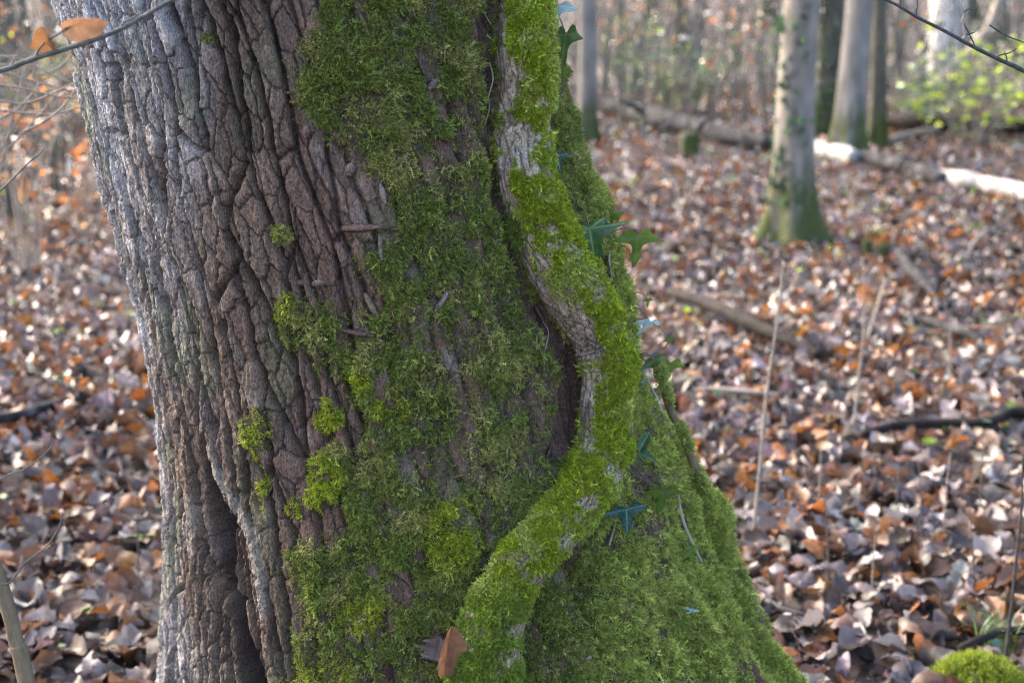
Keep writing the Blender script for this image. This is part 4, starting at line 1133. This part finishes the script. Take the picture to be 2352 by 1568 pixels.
fallen("fallen_branch", [(2200, 1545, 18), (2280, 1510, 22), (2370, 1500, 22)], M_LOGB, "dark stick half buried behind the moss cushion", "branch", 10, 24, .2, .7)
# leaning dead branch before the white trunk
a0, a1 = at(2132, 214, 21), at(2275, 60, 21.5)
mb = MB(); gb = ground_pt(2120, 232); mb.tube(spline([(a0.x - .25, 21, float(terrain(a0.x, 21))), tuple(a0), tuple(at(2200, 150, 21.2)), tuple(a1), tuple(at(2330, -120, 21.6))], 30), np.linspace(.12, .07, 30), 9, 0, True, .1, 2)
lb = mb.build("leaning_branch", M_PALE); tag(lb, "pale dead branch leaning across the white trunk into brambles", "branch")
# mossy stumps
def stump(px, py, wpx, hpx, label):
    g = ground_pt(px, py); r = wpx / 2 / F * g.y; hh = hpx / F * g.y
    zz_ = np.array([-.05, 0, .3, .7, .95, 1.0]) * hh; mb = MB()
    mb.tube(np.stack([0 * zz_, 0 * zz_, zz_], 1), r * np.array([1.35, 1.25, 1.0, .95, .9, .7]), 16, 0, True, .3, 4)
    o = mb.build("tree_stump", M_DARKT); o.location = g; tag(o, label, "stump")
stump(1582, 365, 46, 60, "low mossy stump in front of the long grey log")
stump(1990, 590, 22, 40, "little mossy stub beside the mossy footed trunk")
stump(2028, 592, 26, 34, "squat mossy stub next to the bent greyish branch")

# pale vertical stalks of seedlings in the litter
def stalk(base, pts, w0, w1, label, mat=M_PALE, Y=None):
    g = ground_pt(*base)
    P = [tuple(g - Vector((0, 0, .02)))] + [tuple(at(x, y, g.y + (dy if dy else 0))) for x, y, dy in pts]
    mb = MB(); S_ = spline(P, 40); mb.tube(S_ - np.array([*g]), np.linspace(w0, w1, 40) / F * g.y / 2, 6, 0, True, .1, 20)
    o = mb.build("seedling_stalk", mat); o.location = g
    tag(o, label, "stalk", "bare seedling stalks in the litter")
stalk((1725, 1265), [(1745, 1080, 0), (1762, 900, 0), (1785, 740, 0), (1800, 600, 0)], 10, 5, "tall pale bare stalk in front of the straight dark stick")
stalk((1960, 1010), [(1968, 900, 0), (1982, 780, 0), (1985, 660, 0), (1980, 590, 0)], 6, 3.5, "thin grey stalk rising before the lichen grey branch")
stalk((1990, 785), [(2010, 720, .05), (2035, 640, .1)], 9, 6, "short slanting pale stalk leaning over the leaves")
stalk((2215, 610), [(2235, 560, 0), (2268, 525, 0)], 9, 6, "slanting pale stalk below the sunlit log")
stalk((2300, 1560), [(2318, 1440, 0), (2332, 1300, 0), (2345, 1180, 0), (2350, 1040, 0)], 10, 5, "dark wiry stalk rising past the moss cushion", M_TWIGD)
for k, (bx0, by0, hh, dx) in enumerate([(2165, 1240, 200, 18), (2120, 1290, 230, -10), (2060, 1180, 150, 8), (1880, 1190, 160, 6), (1905, 1330, 200, -12), (2250, 1180, 190, 12), (2000, 1400, 170, 10), (2240, 1400, 260, -14), (2105, 700, 90, 6), (2180, 880, 150, 4), (1700, 820, 90, 4), (320, 1420, 330, -6), (130, 860, 140, 8), (250, 1000, 170, -5), (2310, 760, 200, 10), (1640, 640, 70, 4), (2080, 460, 120, -8), (2330, 480, 140, 6)]):
    where = "beside the bare grey bark" if bx0 < 800 else ("near the fallen logs" if by0 < 700 else "on the leafy floor beyond the root flare")
    stalk((bx0, by0), [(bx0 + dx * .4, by0 - hh * .5, 0), (bx0 + dx, by0 - hh, 0)], 5, 2.5, "very thin upright bare stalk " + where, M_TWIG if k % 3 else M_PALE)

# ------------------------------------------------------------------ orange-leaved beech saplings and brush behind
def quad_leaves(n, centers, spread, size, cols_, seed):
    r = np.random.default_rng(seed)
    V0 = np.array([[-.5, 0, 0], [-.1, .28, .08], [.5, 0, 0], [-.1, -.28, .08], [0, 0, -.02]])
    c = centers[r.integers(0, len(centers), n)] + r.normal(0, 1, (n, 3)) * spread
    e = r.uniform(0, 6.28, (n, 3)); s = r.uniform(*size, n)
    V = np.zeros((n, 5, 3))
    for i in range(n):
        V[i] = V0 @ np.array(Matrix.Rotation(e[i, 0], 3, 'Z') @ Matrix.Rotation(e[i, 1], 3, 'X')).T * s[i] + c[i]
    f = np.array([[0, 3, 4], [3, 2, 4], [2, 1, 4], [1, 0, 4]])
    cl = np.array(cols_)[r.integers(0, len(cols_), n)] * np.exp(r.normal(0, .25, (n, 1)))
    T4 = np.column_stack([np.repeat(cl, 5, 0), np.ones(n * 5)])
    return V.reshape(-1, 3), (f[None] + (np.arange(n) * 5)[:, None, None]).reshape(-1, 3), T4
def bush(name, px, py, hpx, wpx, nst, nlf, lcol, lsize, label, cat, mat, seed, dist=None, group=None, lean=0):
    random.seed(seed)
    if dist is None: g = ground_pt(px, py)
    else:
        q = at(px, 400, dist); g = Vector((q.x, dist, float(terrain(q.x, dist))))
    sc = g.y / F; h_, w_ = hpx * sc, wpx * sc
    e = empty(name, g, label, cat, group)
    mb = MB(); tips = []
    for k in range(nst):
        tx, ty = random.uniform(-.5, .5) * w_, random.uniform(-.5, .5) * w_
        hh = h_ * random.uniform(.5, 1.05)
        P = [(tx * .15, ty * .15, -.03), (tx * .4 + random.gauss(0, .04), ty * .4, hh * .5), (tx, ty, hh)]
        S_ = spline(P, 10); mb.tube(S_, np.linspace(.011, .004, 10) * max(1, h_ / 1.6), 4, 0, False)
        for j in range(5):
            q = S_[random.randint(3, 9)]; d = np.array([random.gauss(0, .25), random.gauss(0, .25), random.uniform(-.05, .25)]) * w_ * .8
            mb.tube(spline([q, q + d * .6 + [0, 0, .03], q + d], 5), np.linspace(.005, .002, 5) * max(1, h_ / 1.6), 3, 0, False)
            tips += [q + d * .5, q + d]
    o = mb.build("stems", mat); o.parent = e
    if nlf:
        V, Tt, T4 = quad_leaves(nlf, np.array(tips), w_ * .06, lsize, lcol, seed)
        l = link("foliage", mesh_np("foliage", V, Tt, False, {"tint": T4}), M_GREEN); l.parent = e; kind(l, "stuff")
    return e
OR = [(.26, .10, .03), (.22, .075, .02), (.27, .15, .07)]
GR = [(.045, .08, .03), (.07, .11, .045), (.13, .17, .04), (.08, .11, .09)]
YG = [(.34, .40, .03), (.24, .31, .03), (.10, .15, .04), (.12, .16, .10)]
TW = [(.16, .15, .13), (.20, .165, .14), (.12, .125, .10)]
for (x, y, hh, ww, nl, lb, sd_) in [(70, 640, 420, 260, 120, "young beech with orange leaves behind the bare canes", 1), (190, 560, 330, 160, 90, "small orange leaved beech close against the grey bark edge", 2), (20, 420, 260, 200, 90, "orange leaved beech further back past the canes", 3), (120, 330, 300, 240, 110, "orange leaved beech far behind in the brush", 4)]:
    bush("beech_bush", x, y, hh, ww, 6, nl, OR, (.05, .08), lb, "shrub", M_PALE, sd_, group="orange leaved beech saplings")
for (x, y, hh, ww, nst, nl, lc, lb, sd_) in [(2240, 330, 200, 380, 20, 300, YG, "yellow green bramble thicket beneath the white trunk", 11), (2130, 300, 130, 180, 12, 220, GR, "dull green bramble clump behind the dark brown log", 12), (1580, 262, 150, 300, 16, 420, GR, "green bramble patch behind the long grey log", 13),
                                             (1440, 215, 160, 220, 14, 200, GR, "low green brush near the slim grey trunk", 14), (1440, 200, 210, 260, 16, 220, OR + TW, "rusty leaved bush behind the long grey log", 15), (1660, 190, 220, 240, 16, 150, TW + OR, "rusty twiggy bush left of the mossy footed trunk", 16),
                                             (1780, 230, 150, 200, 14, 120, GR, "sparse green bush behind the mossy footed trunk", 17), (2330, 260, 240, 240, 14, 150, TW, "brown twiggy bush above the yellow green brambles", 18), (60, 300, 170, 300, 14, 320, GR + YG, "green bushes under the bare canes", 19), (150, 250, 200, 260, 14, 160, TW + OR, "brown twiggy bush behind the orange saplings", 20), (1990, 200, 200, 240, 14, 100, TW, "bare twiggy bush behind the thin dark trunk", 22)]:
    bush("bramble_bush", x, y, hh, ww, nst, nl, lc, (.09, .16), lb, "shrub", M_PALE if sd_ % 2 else M_TWIG, sd_, group="bushes in the understorey")
for (x, y, hh, ww, lb, sd_) in [(30, 520, 420, 300, "bare grey hazel tangle under the arching canes", 41), (150, 450, 380, 260, "bare twiggy hazel close past the grey bark edge", 42), (90, 360, 330, 320, "dark bare tangle further back past the canes", 43), (-60, 600, 460, 260, "bare hazel stems off beyond the beech sapling", 44)]:
    bush("hazel_bush", x, y, hh, ww, 16, 40, TW + OR, (.04, .07), lb, "shrub", M_TWIG, sd_, group="bare hazels in the understorey")
# far brushwood on the bank: uncountable
random.seed(5)
mb = MB(); tips = []
for k in range(2300):
    y = random.uniform(20, 62); x = (random.uniform(-.62, .62) if k < 1500 else random.choice((-1, 1)) * random.uniform(.6, 1.5)) * y
    z0 = float(terrain(x, y)); hh = random.uniform(.8, 3.2)
    tx, ty = random.gauss(0, .5), random.gauss(0, .5)
    P = [(x, y, z0 - .05), (x + tx * .4, y + ty * .4, z0 + hh * .55), (x + tx, y + ty, z0 + hh)]
    mb.tube(spline(P, 6), np.linspace(.03, .008, 6) * random.uniform(.5, 1.3), 3, 0, False)
    tips += [P[1], P[2], (x + tx + random.gauss(0, .3), y, z0 + hh * random.uniform(.3, 1))]
bw = mb.build("brushwood", M_TWIG); kind(bw, "stuff"); bw["label"] = "far mass of bare brushwood on the rising bank"; bw["category"] = "brushwood"
random.seed(15)
mb = MB()
for k in range(520):
    y = random.uniform(15.5, 27); x = random.choice((-1, 1)) * (random.uniform(.02, .55) if k < 430 else random.uniform(.55, 1.1)) * y
    z0 = float(terrain(x, y)); hh = random.uniform(.7, 2.6); tx, ty = random.gauss(0, .45), random.gauss(0, .4)
    S_ = spline([(x, y, z0 - .05), (x + tx * .3, y + ty * .4, z0 + hh * .55), (x + tx, y + ty, z0 + hh)], 7)
    rr_ = random.uniform(.006, .016); mb.tube(S_, np.linspace(rr_, rr_ * .35, 7), 4, 0, False)
    for j in range(3):
        q = S_[random.randint(2, 5)]; d = np.array([random.gauss(0, .35), random.gauss(0, .3), random.uniform(.1, .5)])
        mb.tube(spline([q, q + d * .5 + [0, 0, .05], q + d], 4), np.linspace(rr_ * .5, rr_ * .2, 4), 3, 0, False)
tk = mb.build("twig_thicket", M_TWIG); kind(tk, "stuff"); tk["label"] = "thin pale bare twigs standing thickly between the far trunks"; tk["category"] = "thicket"
V, Tt, T4 = quad_leaves(12000, np.array(tips), .35, (.09, .2), TW + TW + OR + GR + [(.2, .19, .19), (.16, .16, .17)], 77)
fo = link("foliage", mesh_np("foliage", V, Tt, False, {"tint": T4}), M_GREEN, bw); kind(fo, "stuff")

# green seedlings and ivy leaves scattered through the litter
rr = np.random.default_rng(9); Vs, Fs, Ts, n0 = [], [], [], 0
x, y = litter_points(2.6, 14, 9, .3)
x2, y2 = litter_points(11, 22, 9, .3); kx = fbm(x2 * .3, y2 * .3, 2, 91) > -.1; x, y = np.concatenate([x, x2[kx]]), np.concatenate([y, y2[kx]])
for i in range(len(x)):
    if fbm(x[i] * .8, y[i] * .8, 2, 90) < -.1: continue
    for j in range(rr.integers(1, 5)):
        s = rr.uniform(.018, .042); c = np.array([x[i] + rr.normal(0, .04), y[i] + rr.normal(0, .04), float(terrain(x[i], y[i])) + rr.uniform(.035, .075)])
        V0 = np.array([[0, 0, 0], [-.6, .5, .1], [-.35, 1.0, .12], [0, 1.25, .05], [.35, 1.0, .12], [.6, .5, .1]])
        Rm = np.array(Matrix.Rotation(rr.uniform(0, 6.28), 3, 'Z') @ Matrix.Rotation(rr.normal(.2, .4), 3, 'X'))
        Vs.append(V0 @ Rm.T * s + c); Fs += [[n0, n0 + 3, n0 + 2, n0 + 1], [n0, n0 + 5, n0 + 4, n0 + 3]]; n0 += 6
        cc = [(.10, .20, .02), (.05, .11, .035), (.07, .13, .08), (.17, .26, .03)][rr.integers(0, 4)]
        Ts += [[*(np.array(cc) * rr.uniform(.7, 1.3)), 1]] * 6
gs = link("ground_ivy", mesh_np("ground_ivy", np.vstack(Vs), np.array(Fs), False, {"tint": np.array(Ts)}), M_GREEN)
kind(gs, "stuff"); gs["label"] = "small green seedlings and ivy leaves scattered through the litter"; gs["category"] = "ground cover"

# moss cushion and grass tuft, lower right
mc = ground_pt(2250, 1600)
cu = empty("moss_cushion", mc, "round yellow green moss cushion on the leaf litter", "moss")
u = np.linspace(0, math.pi / 2, 12); v = np.linspace(0, 2 * math.pi, 32, endpoint=False)
U, Vv = np.meshgrid(u, v, indexing='ij'); kk = 1 + .14 * fbm(np.cos(Vv) * 1.5 + U, np.sin(Vv) * 1.5, 3, 400)
rC, hC = .105, .088
V = np.stack([rC * np.sin(U) * np.cos(Vv) * kk, rC * np.sin(U) * np.sin(Vv) * kk, hC * np.cos(U) * kk - .01], -1)
link_ = link("cushion", mesh_np("cushion", V.reshape(-1, 3), grid_faces(12, 32), True, {"bark_colour": np.tile(np.array([.07, .09, .02, 1]), (12 * 32, 1))}), M_BARK); link_.parent = cu
Vf = V.reshape(-1, 3); ids = rng.integers(32, len(Vf), 4200); dd = Vf[ids] / np.array([rC, rC, hC])
PC = Vf[ids] + rng.normal(0, .006, (4200, 3)); o = scatter("moss", PC, dd + rng.normal(0, .3, PC.shape), rng.uniform(.7, 1.2, 4200), np.tile(np.array([.20, .25, .03]), (4200, 1)) * np.exp(rng.normal(0, .22, (4200, 1))), COL_LONG, None)
o.parent = cu
gt = ground_pt(2280, 1500); mb = MB(); random.seed(4)
for k in range(70):
    a = random.uniform(0, 6.28); L = random.uniform(.06, .16); b0 = np.array([random.gauss(0, .02), random.gauss(0, .02), 0])
    d = np.array([math.cos(a), math.sin(a), 0]) * L * random.uniform(.3, .9)
    P = spline([b0, b0 + d * .35 + [0, 0, L * .6], b0 + d + [0, 0, L * .75]], 6); s = np.array([-math.sin(a), math.cos(a), 0]) * .0018
    wv_ = np.linspace(1, .15, 6)[:, None]; V = np.stack([P - s * wv_, P + s * wv_], 1).reshape(-1, 3)
    mb.add(V, [[2 * i, 2 * i + 1, 2 * i + 3, 2 * i + 2] for i in range(5)])
me = mb.mesh("grass_tuft"); me.attributes.new("tint", 'FLOAT_COLOR', 'POINT').data.foreach_set("color", np.tile(np.array([.09, .17, .04, 1], np.float32), (len(me.vertices), 1)).ravel())
g_ = link("grass_tuft", me, M_GREEN); g_.location = gt; tag(g_, "small tuft of thin green grass behind the moss cushion", "grass")

# unseen evergreen holly, added towards the sun to keep the old tree in shade
random.seed(8)
hx, hy = -4.9, 6.6
hol = empty("added_shade_holly", (hx, hy, float(terrain(hx, hy))), "unseen dense evergreen holly added to shade the old tree from the sun", "tree")
mb = MB(); mb.tube([(0, 0, -.1), (.03, 0, 2), (0, .05, 4.5), (0, 0, 7.2)], [.14, .11, .07, .02], 12, 0, True, .1, 2)
o = mb.build("trunk", M_BEECH); o.parent = hol
cen = []
mb = MB()
for k in range(150):
    z_ = random.uniform(1.6, 7.0); a = random.uniform(0, 6.28); L = 1.75 * (1 - ((z_ - 3.6) / 4.2) ** 2) * random.uniform(.5, 1.05) + .15
    e_ = np.array([math.cos(a) * L, math.sin(a) * L, z_ + .25 * L]); b0 = np.array([0, 0, z_])
    mb.tube(spline([b0, (b0 + e_) / 2 + [0, 0, .08], e_], 5), np.linspace(.02, .006, 5), 4, 0, False)
    for f in np.linspace(.3, 1.05, 8): cen.append(b0 + (e_ - b0) * f)
V, Tt, T4 = quad_leaves(15000, np.array(cen), .10, (.06, .10), [(.03, .06, .02), (.04, .08, .03), (.025, .05, .02)], 99)
nb = mb.n; mb.build("branches", M_BEECH).parent = hol
o = link("crown", mesh_np("crown", V, Tt, False, {"tint": T4}), M_GREEN); o.parent = hol; kind(o, "stuff")
